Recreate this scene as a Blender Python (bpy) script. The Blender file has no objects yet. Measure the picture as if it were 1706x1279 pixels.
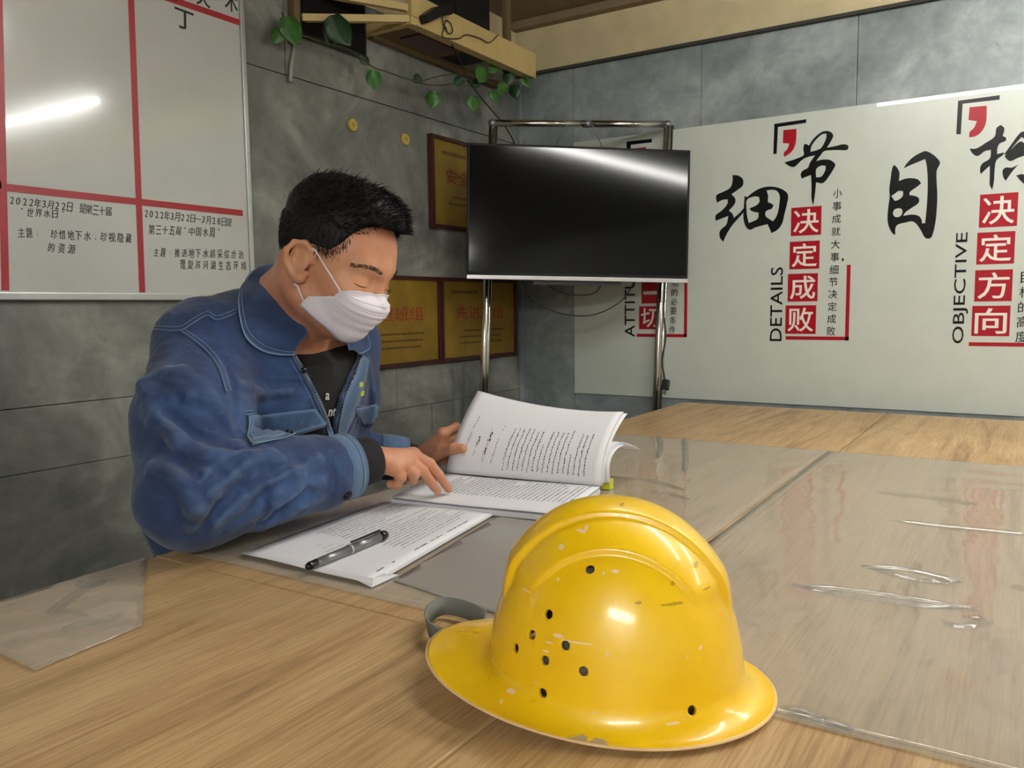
import bpy, bmesh, math, random
import numpy as np
from mathutils import Vector, Matrix, Euler, noise as mnoise
from mathutils.bvhtree import BVHTree

C = bpy.context.scene.collection
SC = bpy.context.scene
PI = math.pi

# ------------------------------------------------------------------ camera
# world: X runs along the left wall, Y along the right wall, Z up, floor z = 0
F_PX, CXP, CYP = 1364.0, 853.0, 639.5
CAM = Vector((0, 0, 1.09))
_a = Vector((1721 - CXP, CYP - 500, -F_PX)).normalized()
_b = Vector((-1308 - CXP, CYP - 535, -F_PX))
_b = (_b - _a * _a.dot(_b)).normalized()
_u = _a.cross(_b)
ROT = Matrix((_a, _b, _u))
cam_d = bpy.data.cameras.new('camera')
cam_d.sensor_width = 36
cam_d.lens = F_PX / 1706 * 36
cam_d.clip_start = 0.02
cam = bpy.data.objects.new('camera', cam_d)
C.objects.link(cam)
cam.matrix_world = Matrix.Translation(CAM) @ ROT.to_4x4()
SC.camera = cam

# ------------------------------------------------------------------ world, exposure
w = bpy.data.worlds.new('world')
SC.world = w
w.use_nodes = True
w.node_tree.nodes['Background'].inputs[0].default_value = (0.9, 0.95, 1, 1)
w.node_tree.nodes['Background'].inputs[1].default_value = 0.15
SC.view_settings.view_transform = 'Standard'
SC.view_settings.look = 'None'
SC.view_settings.gamma = 1
SC.view_settings.use_curve_mapping = False
SC.view_settings.exposure = 0.14
SC.cycles.use_denoising = True
SC.cycles.max_bounces = 8
SC.cycles.sample_clamp_indirect = 6
TUBE_POWER = 92.0      # emission strength of the fluorescent tubes

WALL_L, WALL_R = 1.75, 2.82        # planes Y = WALL_L and X = WALL_R
TABLE_Z, CEIL_Z = 0.75, 2.18
TAB_Y, TAB_X = 1.017, 2.72

def ray(px, py):
    return (ROT @ Vector((px - CXP, CYP - py, -F_PX)))
def on_z(px, py, z):
    d = ray(px, py); return CAM + d * ((z - CAM.z) / d.z)
def on_y(px, py, y):
    d = ray(px, py); return CAM + d * ((y - CAM.y) / d.y)
def on_x(px, py, x):
    d = ray(px, py); return CAM + d * ((x - CAM.x) / d.x)
def on_t(px, py, t):
    d = ray(px, py); return CAM + d * (t / F_PX)
def topx(p):
    v = ROT.transposed() @ (Vector(p) - CAM)
    return (CXP + F_PX * v.x / -v.z, CYP - F_PX * v.y / -v.z)

# ------------------------------------------------------------------ materials
def srgb(r, g, b):
    f = lambda c: (c / 255 / 12.92) if c / 255 <= 0.04045 else ((c / 255 + 0.055) / 1.055) ** 2.4
    return (f(r), f(g), f(b), 1)

class NT:
    def __init__(s, name):
        s.m = bpy.data.materials.new(name); s.m.use_nodes = True
        s.t = s.m.node_tree; s.n = s.t.nodes; s.l = s.t.links
        s.p = s.n['Principled BSDF']; s.out = s.n['Material Output']
    def add(s, typ, **kw):
        n = s.n.new(typ)
        for k, v in kw.items():
            if k in n.inputs: n.inputs[k].default_value = v
            else: setattr(n, k, v)
        return n
    def link(s, a, b): s.l.new(a, b)
    def coords(s, scale=(1, 1, 1), kind='Object', rot=(0, 0, 0)):
        tc = s.n.new('ShaderNodeTexCoord'); mp = s.n.new('ShaderNodeMapping')
        mp.inputs['Scale'].default_value = scale; mp.inputs['Rotation'].default_value = rot
        s.l.new(tc.outputs[kind], mp.inputs[0]); return mp.outputs[0]
    def noise(s, vec, scale=5, detail=4, rough=0.55, dist=0.0):
        n = s.n.new('ShaderNodeTexNoise'); s.l.new(vec, n.inputs['Vector'])
        n.inputs['Scale'].default_value = scale; n.inputs['Detail'].default_value = detail
        n.inputs['Roughness'].default_value = rough; n.inputs['Distortion'].default_value = dist
        return n.outputs['Fac']
    def ramp(s, fac, stops):
        r = s.n.new('ShaderNodeValToRGB'); s.l.new(fac, r.inputs[0])
        e = r.color_ramp.elements
        while len(e) < len(stops): e.new(0.5)
        for i, (p, c) in enumerate(stops):
            e[i].position = p; e[i].color = c if len(c) == 4 else (*c, 1)
        return r.outputs[0]
    def mix(s, fac, a, b, mode='MIX'):
        m = s.n.new('ShaderNodeMix'); m.data_type = 'RGBA'; m.blend_type = mode
        for i, v in ((0, fac), (6, a), (7, b)):
            if hasattr(v, 'is_linked') or isinstance(v, bpy.types.NodeSocket): s.l.new(v, m.inputs[i])
            else: m.inputs[i].default_value = v
        return m.outputs[2]
    def bump(s, h, strength=0.3, dist=0.002):
        b = s.n.new('ShaderNodeBump'); b.inputs['Strength'].default_value = strength
        b.inputs['Distance'].default_value = dist
        s.l.new(h, b.inputs['Height']); s.l.new(b.outputs[0], s.p.inputs['Normal']); return b
    def set(s, **kw):
        for k, v in kw.items():
            s.p.inputs[k.replace('_', ' ')].default_value = v
        return s

def plain(name, col, rough=0.5, metal=0.0, var=0.06, **kw):
    n = NT(name)
    f = n.noise(n.coords(), 14, 3)
    c2 = tuple(max(0, x * (1 - var * 2.5)) for x in col[:3]) + (1,)
    n.link(n.ramp(f, [(0.3, c2), (0.7, col)]), n.p.inputs['Base Color'])
    n.set(Roughness=rough, Metallic=metal)
    for k, v in kw.items(): n.p.inputs[k.replace('_', ' ')].default_value = v
    return n.m

M = {}
def marble(name, base, lo, hi, rough):
    n = NT(name)
    v = n.coords()
    f1 = n.noise(v, 3.2, 7, 0.62, 0.9)
    f2 = n.noise(v, 22, 5, 0.6, 0.3)
    c = n.ramp(f1, [(0.28, lo), (0.5, base), (0.66, hi), (0.8, base)])
    c2 = n.ramp(f2, [(0.3, (0.72, 0.72, 0.72)), (0.7, (1.08, 1.08, 1.08))])
    c = n.mix(0.8, c, c2, 'MULTIPLY')
    spots = n.ramp(n.noise(v, 9, 3, 0.8, 1.5), [(0.70, (1, 1, 1)), (0.76, (0.55, 0.55, 0.55))])
    c = n.mix(1.0, c, spots, 'MULTIPLY')
    n.link(c, n.p.inputs['Base Color'])
    n.set(Roughness=rough)
    n.bump(f2, 0.15, 0.002)
    return n.m
M['wall_l'] = marble('grey_marbled_panel', srgb(126, 128, 122), srgb(88, 91, 87), srgb(158, 160, 152), 0.40)
M['wall_r'] = marble('pale_marbled_panel', srgb(134, 143, 144), srgb(112, 121, 124), srgb(160, 168, 168), 0.35)
M['plaster'] = plain('cream_plaster', srgb(205, 190, 150), 0.6)
M['ceiling'] = plain('ceiling_board', srgb(128, 110, 84), 0.7)
M['floor'] = plain('floor_tile', srgb(120, 112, 104), 0.4)
M['backwall'] = plain('pale_wall', srgb(215, 215, 210), 0.7)
M['cream_metal'] = plain('cream_painted_steel', srgb(206, 182, 122), 0.45)
M['tan_board'] = plain('tan_board', srgb(110, 92, 62), 0.7)
M['dark'] = plain('dark_plastic', srgb(18, 20, 24), 0.4)
M['gap'] = plain('dark_gap', srgb(60, 60, 56), 0.9)
M['whiteboard'] = plain('whiteboard_enamel', srgb(196, 198, 193), 0.12, 0, 0.02, Coat_Weight=0.4, Coat_Roughness=0.03)
M['alu'] = plain('aluminium', srgb(190, 192, 190), 0.35, 0.8)
M['red_tape'] = plain('red_tape', srgb(168, 26, 36), 0.4)
M['ink'] = plain('black_marker', srgb(24, 24, 26), 0.6)
M['acrylic'] = plain('white_acrylic', srgb(196, 203, 194), 0.25, 0, 0.02, Coat_Weight=0.45, Coat_Roughness=0.02, Specular_IOR_Level=0.3)
M['print_black'] = plain('black_print', srgb(9, 10, 12), 0.3, 0, 0.0, Coat_Weight=0.3, Coat_Roughness=0.02, Specular_IOR_Level=0.2)
M['print_red'] = plain('red_print', srgb(158, 18, 34), 0.3, 0, 0.02, Coat_Weight=0.3, Coat_Roughness=0.02, Specular_IOR_Level=0.2)
M['print_white'] = plain('white_print', srgb(226, 220, 212), 0.3, 0, 0.0)
M['gold'] = plain('brushed_gold_plate', srgb(158, 126, 42), 0.38, 0.35, 0.12)
M['frame_red'] = plain('dark_red_wood', srgb(66, 20, 20), 0.35)
M['plaque_red'] = plain('plaque_red_print', srgb(160, 40, 24), 0.5)
M['plaque_brown'] = plain('plaque_brown_print', srgb(96, 70, 22), 0.5)
M['badge'] = plain('yellow_badge', srgb(190, 172, 80), 0.35)
M['badge_dark'] = plain('badge_print', srgb(120, 100, 40), 0.5)
M['chrome'] = plain('stainless_tube', srgb(200, 198, 190), 0.16, 1.0, 0.03)
M['screen'] = plain('tv_screen', srgb(7, 9, 11), 0.09, 0, 0, Specular_IOR_Level=0.25)
M['bezel'] = plain('tv_bezel', srgb(8, 8, 10), 0.5, 0, 0, Specular_IOR_Level=0.2)
M['silver'] = plain('silver_strip', srgb(196, 196, 196), 0.3, 0.4)
M['cable'] = plain('black_cable', srgb(24, 22, 20), 0.5)
M['white_cable'] = plain('white_strip', srgb(150, 150, 140), 0.5)
M['stem'] = plain('vine_stem', srgb(70, 66, 40), 0.6)

def leaf_mat(name, col):
    n = NT(name); f = n.noise(n.coords(), 30, 3)
    n.link(n.ramp(f, [(0.3, tuple(x * .6 for x in col[:3]) + (1,)), (0.7, col)]), n.p.inputs['Base Color'])
    n.set(Roughness=0.4, Transmission_Weight=0.0); return n.m
M['leaf'] = leaf_mat('leaf_green', srgb(60, 110, 40))
M['leaf_dark'] = leaf_mat('leaf_dark_green', srgb(34, 66, 34))

def wood():
    n = NT('light_oak_laminate')
    v = n.coords((1.0, 11, 1))
    v2 = n.coords((4.0, 120, 1))
    v3 = n.coords((1, 1, 1))
    f1 = n.noise(v, 1.6, 5, 0.6, 1.6)
    f2 = n.noise(v2, 3.0, 4, 0.7, 0.3)
    f3 = n.noise(v3, 2.2, 3, 0.5)
    c = n.ramp(f1, [(0.30, srgb(156, 126, 88)), (0.45, srgb(190, 158, 112)), (0.55, srgb(198, 168, 122)), (0.72, srgb(210, 180, 132))])
    g = n.ramp(f2, [(0.34, (0.60, 0.54, 0.48)), (0.56, (1, 1, 1))])
    c = n.mix(0.75, c, g, 'MULTIPLY')
    t = n.ramp(f3, [(0.3, (0.88, 0.86, 0.84)), (0.7, (1.06, 1.04, 1.0))])
    c = n.mix(1.0, c, t, 'MULTIPLY')
    n.link(c, n.p.inputs['Base Color'])
    n.set(Roughness=0.42)
    n.bump(f2, 0.12, 0.001)
    return n.m
M['wood'] = wood()
M['wood_edge'] = plain('table_edge_band', srgb(120, 100, 78), 0.5)
M['steel'] = plain('grey_steel_leg', srgb(120, 120, 122), 0.4, 0.6)

def vinyl(name, haze, tint, bump, scale=(3, 9, 1), rough=0.035, hazec=(0.55, 0.53, 0.48, 1)):
    n = NT(name)
    n.n.remove(n.p)
    tr = n.add('ShaderNodeBsdfTransparent'); tr.inputs[0].default_value = tint
    gl = n.add('ShaderNodeBsdfGlossy'); gl.inputs['Roughness'].default_value = rough
    df = n.add('ShaderNodeBsdfDiffuse'); df.inputs[0].default_value = hazec
    v = n.coords(scale)
    f = n.noise(v, 2.2, 3, 0.5, 0.6)
    b = n.add('ShaderNodeBump'); b.inputs['Strength'].default_value = bump; b.inputs['Distance'].default_value = 0.01
    n.link(f, b.inputs['Height'])
    fr = n.add('ShaderNodeFresnel'); fr.inputs[0].default_value = 1.42
    n.link(b.outputs[0], fr.inputs['Normal']); n.link(b.outputs[0], gl.inputs['Normal'])
    m1 = n.add('ShaderNodeMixShader'); m1.inputs[0].default_value = haze
    n.link(tr.outputs[0], m1.inputs[1]); n.link(df.outputs[0], m1.inputs[2])
    m2 = n.add('ShaderNodeMixShader')
    geo = n.add('ShaderNodeNewGeometry'); inv = n.add('ShaderNodeMath', operation='SUBTRACT'); inv.inputs[0].default_value = 1.0
    n.link(geo.outputs['Backfacing'], inv.inputs[1])
    mu = n.add('ShaderNodeMath', operation='MULTIPLY'); n.link(fr.outputs[0], mu.inputs[0]); n.link(inv.outputs[0], mu.inputs[1])
    n.link(mu.outputs[0], m2.inputs[0]); n.link(m1.outputs[0], m2.inputs[1]); n.link(gl.outputs[0], m2.inputs[2])
    n.link(m2.outputs[0], n.out.inputs[0])
    return n.m
M['vinyl'] = vinyl('clear_table_vinyl', 0.26, (0.97, 0.97, 0.96, 1), 0.32, (1.3, 3.2, 1), rough=.09, hazec=(0.72, 0.66, 0.55, 1))
M['wrinkle'] = vinyl('wrinkled_vinyl', 0.10, (0.97, 0.97, 0.96, 1), 0.0, rough=.055)
M['frosted'] = vinyl('frosted_plastic', 0.62, (0.9, 0.9, 0.9, 1), 0.05, rough=0.22, hazec=(0.46, 0.43, 0.39, 1))
M['paper'] = plain('white_paper', srgb(226, 226, 230), 0.7, 0, 0.01)
M['paper2'] = plain('grey_white_paper', srgb(206, 206, 212), 0.7, 0, 0.01)
M['print'] = plain('grey_print', srgb(120, 122, 132), 0.8)
M['hand_ink'] = plain('dark_ink', srgb(62, 62, 76), 0.8)
M['tab'] = plain('yellow_tab', srgb(200, 205, 50), 0.5)
M['pen_body'] = plain('pen_grey_metal', srgb(140, 142, 145), 0.3, 0.7)
M['pen_black'] = plain('pen_black', srgb(12, 12, 16), 0.2)
M['lamp_white'] = plain('lamp_housing', srgb(225, 225, 220), 0.5)

def emis(name, col, st):
    n = NT(name); n.p.inputs['Emission Color'].default_value = col
    n.p.inputs['Emission Strength'].default_value = st
    n.p.inputs['Base Color'].default_value = (0.8, 0.8, 0.8, 1); return n.m
M['tube'] = emis('fluorescent_tube', (1.0, 0.985, 0.94, 1), TUBE_POWER)

# ------------------------------------------------------------------ object helpers
def tag(o, label=None, cat=None, group=None, kind=None):
    if label: o['label'] = label
    if cat: o['category'] = cat
    if group: o['group'] = group
    if kind: o['kind'] = kind
    return o
def empty(name, loc=(0, 0, 0), label=None, cat=None, group=None, kind=None):
    o = bpy.data.objects.new(name, None); C.objects.link(o); o.location = loc
    o.empty_display_size = 0.05
    return tag(o, label, cat, group, kind)
def link(name, me, mat=None, parent=None, smooth=False, label=None, kind=None):
    o = bpy.data.objects.new(name, me); C.objects.link(o)
    if mat is not None and not me.materials:
        for mm in (mat if isinstance(mat, (list, tuple)) else [mat]): me.materials.append(mm)
    if parent is not None:
        o.parent = parent
        # things are built in world coordinates; keep them there
        inv = Matrix.Identity(4); q = parent; chain = []
        while q is not None: chain.append(q); q = q.parent
        for q in reversed(chain): inv = inv @ q.matrix_basis
        o.matrix_basis = inv.inverted()
    if smooth: me.shade_smooth()
    if label: o['label'] = label
    if kind: o['kind'] = kind
    return o
def from_bm(name, bm, mat, parent=None, smooth=False, **kw):
    me = bpy.data.meshes.new(name); bmesh.ops.recalc_face_normals(bm, faces=bm.faces[:])
    bm.to_mesh(me); bm.free()
    return link(name, me, mat, parent, smooth, **kw)
def bm_box(bm, lo, hi, mat=None, bevel=0.0):
    g = bmesh.ops.create_cube(bm, size=1)
    vs = g['verts']
    lo, hi = Vector(lo), Vector(hi)
    for v in vs:
        v.co = Vector(((v.co.x + .5) * (hi.x - lo.x) + lo.x, (v.co.y + .5) * (hi.y - lo.y) + lo.y, (v.co.z + .5) * (hi.z - lo.z) + lo.z))
    if mat is not None:
        for v in vs: v.co = mat @ v.co
    if bevel:
        es = list({e for v in vs for e in v.link_edges})
        bmesh.ops.bevel(bm, geom=es, offset=bevel, segments=2, affect='EDGES', profile=0.7)
def box(name, lo, hi, mat, parent=None, bevel=0.0, mtx=None, **kw):
    bm = bmesh.new(); bm_box(bm, lo, hi, mtx, bevel)
    return from_bm(name, bm, mat, parent, **kw)
def smooth_path(pts, n=6):
    pts = [Vector(p) for p in pts]
    if len(pts) < 3: return pts
    out = []
    for i in range(len(pts) - 1):
        p0, p1, p2, p3 = pts[max(i - 1, 0)], pts[i], pts[i + 1], pts[min(i + 2, len(pts) - 1)]
        for k in range(n):
            t = k / n
            out.append(0.5 * ((2 * p1) + (p2 - p0) * t + (2 * p0 - 5 * p1 + 4 * p2 - p3) * t * t + (3 * p1 - p0 - 3 * p2 + p3) * t ** 3))
    out.append(pts[-1]); return out
def bm_tube(bm, pts, r, seg=10, cap=True):
    pts = [Vector(p) for p in pts]
    rs = r if isinstance(r, (list, tuple)) else [r] * len(pts)
    if len(rs) != len(pts):
        rs = [np.interp(i / (len(pts) - 1), np.linspace(0, 1, len(rs)), rs) for i in range(len(pts))]
    rings = []; up = None
    for i, p in enumerate(pts):
        t = (pts[min(i + 1, len(pts) - 1)] - pts[max(i - 1, 0)]).normalized()
        if up is None:
            up = t.orthogonal().normalized()
        up = (up - t * up.dot(t)).normalized()
        s = t.cross(up)
        rings.append([bm.verts.new(p + (up * math.cos(2 * PI * k / seg) + s * math.sin(2 * PI * k / seg)) * rs[i]) for k in range(seg)])
    for a, b in zip(rings, rings[1:]):
        for k in range(seg): bm.faces.new((a[k], a[(k + 1) % seg], b[(k + 1) % seg], b[k]))
    if cap:
        bm.faces.new(list(reversed(rings[0]))); bm.faces.new(rings[-1])
def tube(name, pts, r, mat, parent=None, seg=10, smooth=True, sm=0, **kw):
    bm = bmesh.new(); bm_tube(bm, smooth_path(pts, sm) if sm else pts, r, seg)
    o = from_bm(name, bm, mat, parent, smooth, **kw)
    return o
def frame(u, v, n, o):
    m = Matrix.Identity(4)
    for i, c in enumerate((u, v, n, o)):
        for j in range(3): m[j][i] = c[j]
    return m
FR = lambda o: frame((0, -1, 0), (0, 0, 1), (-1, 0, 0), o)     # on the right wall, facing the room
FL = lambda o: frame((1, 0, 0), (0, 0, 1), (0, -1, 0), o)      # on the left wall
_txt = {}
def text_mesh(s, bold=0.0, ext=0.0, shear=0.0, res=3):
    key = (s, bold, ext, shear)
    cu = bpy.data.curves.new('t', 'FONT'); cu.body = s; cu.offset = bold; cu.extrude = ext; cu.shear = shear
    cu.resolution_u = res
    o = bpy.data.objects.new('t', cu); C.objects.link(o)
    me = bpy.data.meshes.new_from_object(o.evaluated_get(bpy.context.evaluated_depsgraph_get()))
    bpy.data.objects.remove(o); bpy.data.curves.remove(cu)
    return me
def fit_text(name, s, mtx, w, h, mat, parent, bold=0.0, rot=0.0, jitter=0, shear=0.0, ext=0.0004, **kw):
    """text centred on mtx's origin, scaled to w x h in its plane"""
    me = text_mesh(s, bold, 0.01, shear)
    n = len(me.vertices); co = np.empty(n * 3); me.vertices.foreach_get('co', co); co = co.reshape(-1, 3)
    if n == 0: print('EMPTY TEXT', s); return
    lo, hi = co.min(0), co.max(0)
    c = (lo + hi) / 2; co -= c
    sx = w / max(hi[0] - lo[0], 1e-6) if w else h / max(hi[1] - lo[1], 1e-6)
    sy = h / max(hi[1] - lo[1], 1e-6) if h else sx
    co[:, 0] *= sx; co[:, 1] *= sy; co[:, 2] = np.where(co[:, 2] > 0, ext, -ext * 0.5)
    if rot:
        cr, sr = math.cos(rot), math.sin(rot)
        co[:, :2] = co[:, :2] @ np.array([[cr, sr], [-sr, cr]])
    m = np.array(mtx)
    co = co @ m[:3, :3].T + m[:3, 3]
    me.vertices.foreach_set('co', co.ravel()); me.update()
    me.materials.clear()
    return link(name, me, mat, parent, **kw)
def join_meshes(objs):
    """merge several fresh mesh objects (identity transforms in world) into the first"""
    return objs
def poly_print(name, loops, to3d, mat, parent, nrm, ext=0.0006, smooth=True, **kw):
    """filled outline with holes, loops given in 2-D, mapped by to3d"""
    cu = bpy.data.curves.new('p', 'CURVE'); cu.dimensions = '2D'; cu.fill_mode = 'BOTH'; cu.extrude = 0.01
    cu.resolution_u = 4
    for lp in loops:
        sp = cu.splines.new('BEZIER' if smooth else 'POLY')
        if smooth:
            sp.bezier_points.add(len(lp) - 1)
            n = len(lp)
            for i, p in enumerate(lp):
                a, b = Vector(lp[i - 1]), Vector(lp[(i + 1) % n]); q = Vector(p)
                bp = sp.bezier_points[i]; bp.co = (p[0], -p[1], 0)
                d1, d2 = (q - a), (b - q)
                bp.handle_left_type = bp.handle_right_type = 'FREE'
                if d1.length > 1e-6 and d2.length > 1e-6 and d1.normalized().dot(d2.normalized()) > 0.35:
                    t = (b - a).normalized()
                    hl = q - t * d1.length * 0.33; hr = q + t * d2.length * 0.33
                else: hl = q - d1 * 0.33; hr = q + d2 * 0.33
                bp.handle_left = (hl.x, -hl.y, 0); bp.handle_right = (hr.x, -hr.y, 0)
        else:
            sp.points.add(len(lp) - 1)
            for i, p in enumerate(lp): sp.points[i].co = (p[0], -p[1], 0, 1)
        sp.use_cyclic_u = True
    o = bpy.data.objects.new('p', cu); C.objects.link(o)
    me = bpy.data.meshes.new_from_object(o.evaluated_get(bpy.context.evaluated_depsgraph_get()))
    bpy.data.objects.remove(o); bpy.data.curves.remove(cu)
    nr = Vector(nrm)
    for v in me.vertices:
        z = v.co.z; v.co = to3d(v.co.x, -v.co.y) + nr * (ext if z > 0 else 0.0)
    me.materials.clear(); me.update()
    return link(name, me, mat, parent, **kw)
# ------------------------------------------------------------------ setting
RX0, RY0 = -2.4, -2.6
def struct(o, **kw): o['kind'] = 'structure'; return o
struct(box('floor', (RX0, RY0, -0.05), (WALL_R + .05, WALL_L + .05, 0), M['floor']))
struct(box('ceiling', (RX0, RY0, CEIL_Z), (WALL_R + .06, WALL_L + .06, CEIL_Z + .05), M['ceiling']))
struct(box('wall_back', (RX0 - .05, RY0, 0), (RX0, WALL_L, CEIL_Z), M['backwall']))
struct(box('wall_front', (RX0, RY0 - .05, 0), (WALL_R, RY0, CEIL_Z), M['backwall']))

# left wall: sheets of marbled panel, joints recessed
wl = struct(empty('wall_left', (0, WALL_L, 0)))
box('backing', (RX0, WALL_L + .012, 0), (WALL_R + .05, WALL_L + .05, CEIL_Z), M['gap'], wl)
zs = [0.0, 0.32, 0.757, 0.893, 1.725, 2.0]
rnd = random.Random(4)
for i in range(len(zs) - 1):
    if i == 2: xs = [RX0, -.9, 2.05, WALL_R]
    elif i == 4: xs = [RX0, -.3, .95, 1.62, 2.09, WALL_R]
    else: xs = [RX0, -.62, 2.235, WALL_R]
    for j in range(len(xs) - 1):
        pr = rnd.uniform(0, .003) + (0.0015 if i == 4 else 0)
        box('panel', (xs[j] + .0012, WALL_L - pr, zs[i] + .0009), (xs[j + 1] - .0008, WALL_L + .012, zs[i + 1] - .0009), M['wall_l'], wl, bevel=.0012)
box('panel', (RX0, WALL_L - .002, 2.002), (WALL_R, WALL_L + .012, CEIL_Z), M['plaster'], wl)
# right wall: 0.5 m wide pale panels below a cream beam
wr = struct(empty('wall_right', (WALL_R, 0, 0)))
box('backing', (WALL_R + .012, RY0, 0), (WALL_R + .05, WALL_L + .05, CEIL_Z), M['gap'], wr)
ys = [WALL_L, 1.50, 1.0, .495, -.01, -.515, -1.02, -1.525, -2.03, RY0]
for j in range(len(ys) - 1):
    box('panel', (WALL_R - rnd.uniform(0, .0016), ys[j + 1] + .0009, 0.02), (WALL_R + .012, ys[j] - .0009, 1.985), M['wall_r'], wr, bevel=.001)
t1 = struct(box('trim_1', (WALL_R - .008, RY0, 1.986), (WALL_R + .012, WALL_L - .003, CEIL_Z - .001), M['plaster'], bevel=.002))
t2 = struct(box('trim_2', (WALL_R - .02, RY0, 1.978), (WALL_R - .0085, WALL_L - .003, 1.989), M['gap']))
t3 = struct(box('trim_3', (WALL_R - .05, RY0, CEIL_Z - .03), (WALL_R - .0085, WALL_L - .003, CEIL_Z - .0005), M['ceiling'], bevel=.003))
t4 = struct(box('trim_4', (WALL_R - .014, WALL_L - .022, .02), (WALL_R - .003, WALL_L - .004, 1.975), M['wall_r'], bevel=.002))
t4['label'] = 'pale corner strip where the walls meet'

# fluorescent battens (outside the frame; some show in the reflections, the rest are added fill light)
def batten(x, y0, y1, z, lab):
    e = empty('ceiling_light', (x, (y0 + y1) / 2, z + .06), lab, 'light', 'fluorescent battens on the ceiling')
    box('housing', (x - .022, y0 - .02, z + .022), (x + .022, y1 + .02, z + .07), M['lamp_white'], e, bevel=.004)
    for dx in ((0,) if x > 0 else (-.03, .03)): tube('lamp_tube', [(x + dx, y0, z), (x + dx, y1, z)], .013, M['tube'], e, seg=14)  # the added fill battens behind the camera get twin tubes
    for y in (y0, y1): box('lamp_holder', (x - .016, y - .012, z - .016), (x + .016, y + .012, z + .022), M['lamp_white'], e)
    box('mount', (x - .03, (y0 + y1) / 2 - .06, z + .07), (x + .03, (y0 + y1) / 2 + .06, CEIL_Z), M['lamp_white'], e)
for x, y0, y1, lab in ((1.41, -.92, .66, 'white fluorescent batten above the middle of the table'), 
                  (2.25, -1.25, -.15, 'white fluorescent batten near the right wall'), (-2.1, -1.8, -.5, 'unseen white batten added as fill light behind the camera, left'),
                  (-1.75, -1.75, -.5, 'unseen white batten added as fill light behind the camera, right'), (2.25, -2.5, -1.5, 'unseen white batten added as fill light far along the slogan board')):  # behind-camera pair and this last one: added fill, kept out of the reflections
    batten(x, y0, y1, 2.008 if x == 1.41 else 2.05, lab)

# ------------------------------------------------------------------ tables
def table(name, x0, x1, y0, y1, lab):
    e = empty(name, ((x0 + x1) / 2, (y0 + y1) / 2, 0), lab, 'table', 'wood topped conference tables pushed together')
    box('tabletop', (x0, y0, TABLE_Z - .025), (x1, y1, TABLE_Z), M['wood'], e, bevel=.0022)
    box('apron', (x0 + .06, y1 - .07, .42), (x1 - .06, y1 - .055, TABLE_Z - .026), M['wood_edge'], e)
    for a in (x0 + .05, x1 - .09):
        for b in (y0 + .04, y1 - .13 if y1 > 1 else y1 - .08):
            box('leg', (a, b, 0), (a + .04, b + .04, TABLE_Z - .026), M['steel'], e, bevel=.003)
SEAM = on_z(1295, 832, TABLE_Z).y
SX = 0.67
print('seam', SEAM, on_z(520, 985, TABLE_Z), on_z(1425, 1240, TABLE_Z), on_z(1373, 750, TABLE_Z))
for y0, y1, w in ((SEAM + .001, TAB_Y, 'by the left wall'), (SEAM - .64, SEAM - .001, 'in the middle')):
    table('conference_table', -.62, SX - .001, y0, y1, 'light wood table %s, at the front left of the photo' % w)
    table('conference_table', SX + .001, TAB_X, y0, y1, 'long light wood table %s, reaching the slogan board' % w)

def sheet(name, pts, z, th, mat, lab, cat, amp=0.0006, step=.02, wl=(14, 30), seed=0):
    """thin plastic sheet over a polygon (convex, world XY)"""
    bm = bmesh.new()
    vs = [bm.verts.new((p[0], p[1], 0)) for p in pts]
    bm.faces.new(vs)
    xs = [p[0] for p in pts]; ys2 = [p[1] for p in pts]
    x = min(xs) + step
    while x < max(xs):
        bmesh.ops.bisect_plane(bm, geom=bm.verts[:] + bm.edges[:] + bm.faces[:], plane_co=(x, 0, 0), plane_no=(1, 0, 0)); x += step
    y = min(ys2) + step
    while y < max(ys2):
        bmesh.ops.bisect_plane(bm, geom=bm.verts[:] + bm.edges[:] + bm.faces[:], plane_co=(0, y, 0), plane_no=(0, 1, 0)); y += step
    for v in bm.verts:
        n = mnoise.noise(Vector((v.co.x * wl[0] + seed, v.co.y * wl[1], seed)))
        v.co.z = z + amp * (1 + n)
    r = bmesh.ops.extrude_face_region(bm, geom=bm.faces[:])
    for g in r['geom']:
        if isinstance(g, bmesh.types.BMVert): g.co.z += th
    o = from_bm(name, bm, mat, None, True)
    tag(o, lab, cat)
    return o
VX1 = on_z(1373, 752, TABLE_Z).x
sheet('table_cover', [(SX + .03, SEAM + .021), (VX1, SEAM + .021), (VX1, TAB_Y - .002), (SX + .03, TAB_Y - .002)], TABLE_Z + .0004, .0012, M['vinyl'],
      'clear plastic cover on the long table by the left wall, under the papers', 'table cover', seed=1)
sheet('table_cover', [(SX - .012, SEAM - .62), (VX1, SEAM - .62), (VX1, SEAM + .019), (SX - .012, SEAM + .012)], TABLE_Z + .0004, .0012, M['vinyl'],
      'clear plastic cover on the long middle table, right of the helmet', 'table cover', seed=5, amp=.001)
pp = [on_z(a, b, TABLE_Z) for a, b in ((-120, 1040), (235, 930), (238, 1045), (60, 1120))]
sheet('table_cover', [(p.x, min(p.y, TAB_Y - .004)) for p in pp], TABLE_Z + .0004, .0012, M['vinyl'], 'small wrinkled clear plastic piece on the table at the left edge', 'table cover', amp=.0015, step=.012, wl=(40, 22), seed=9)

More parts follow.
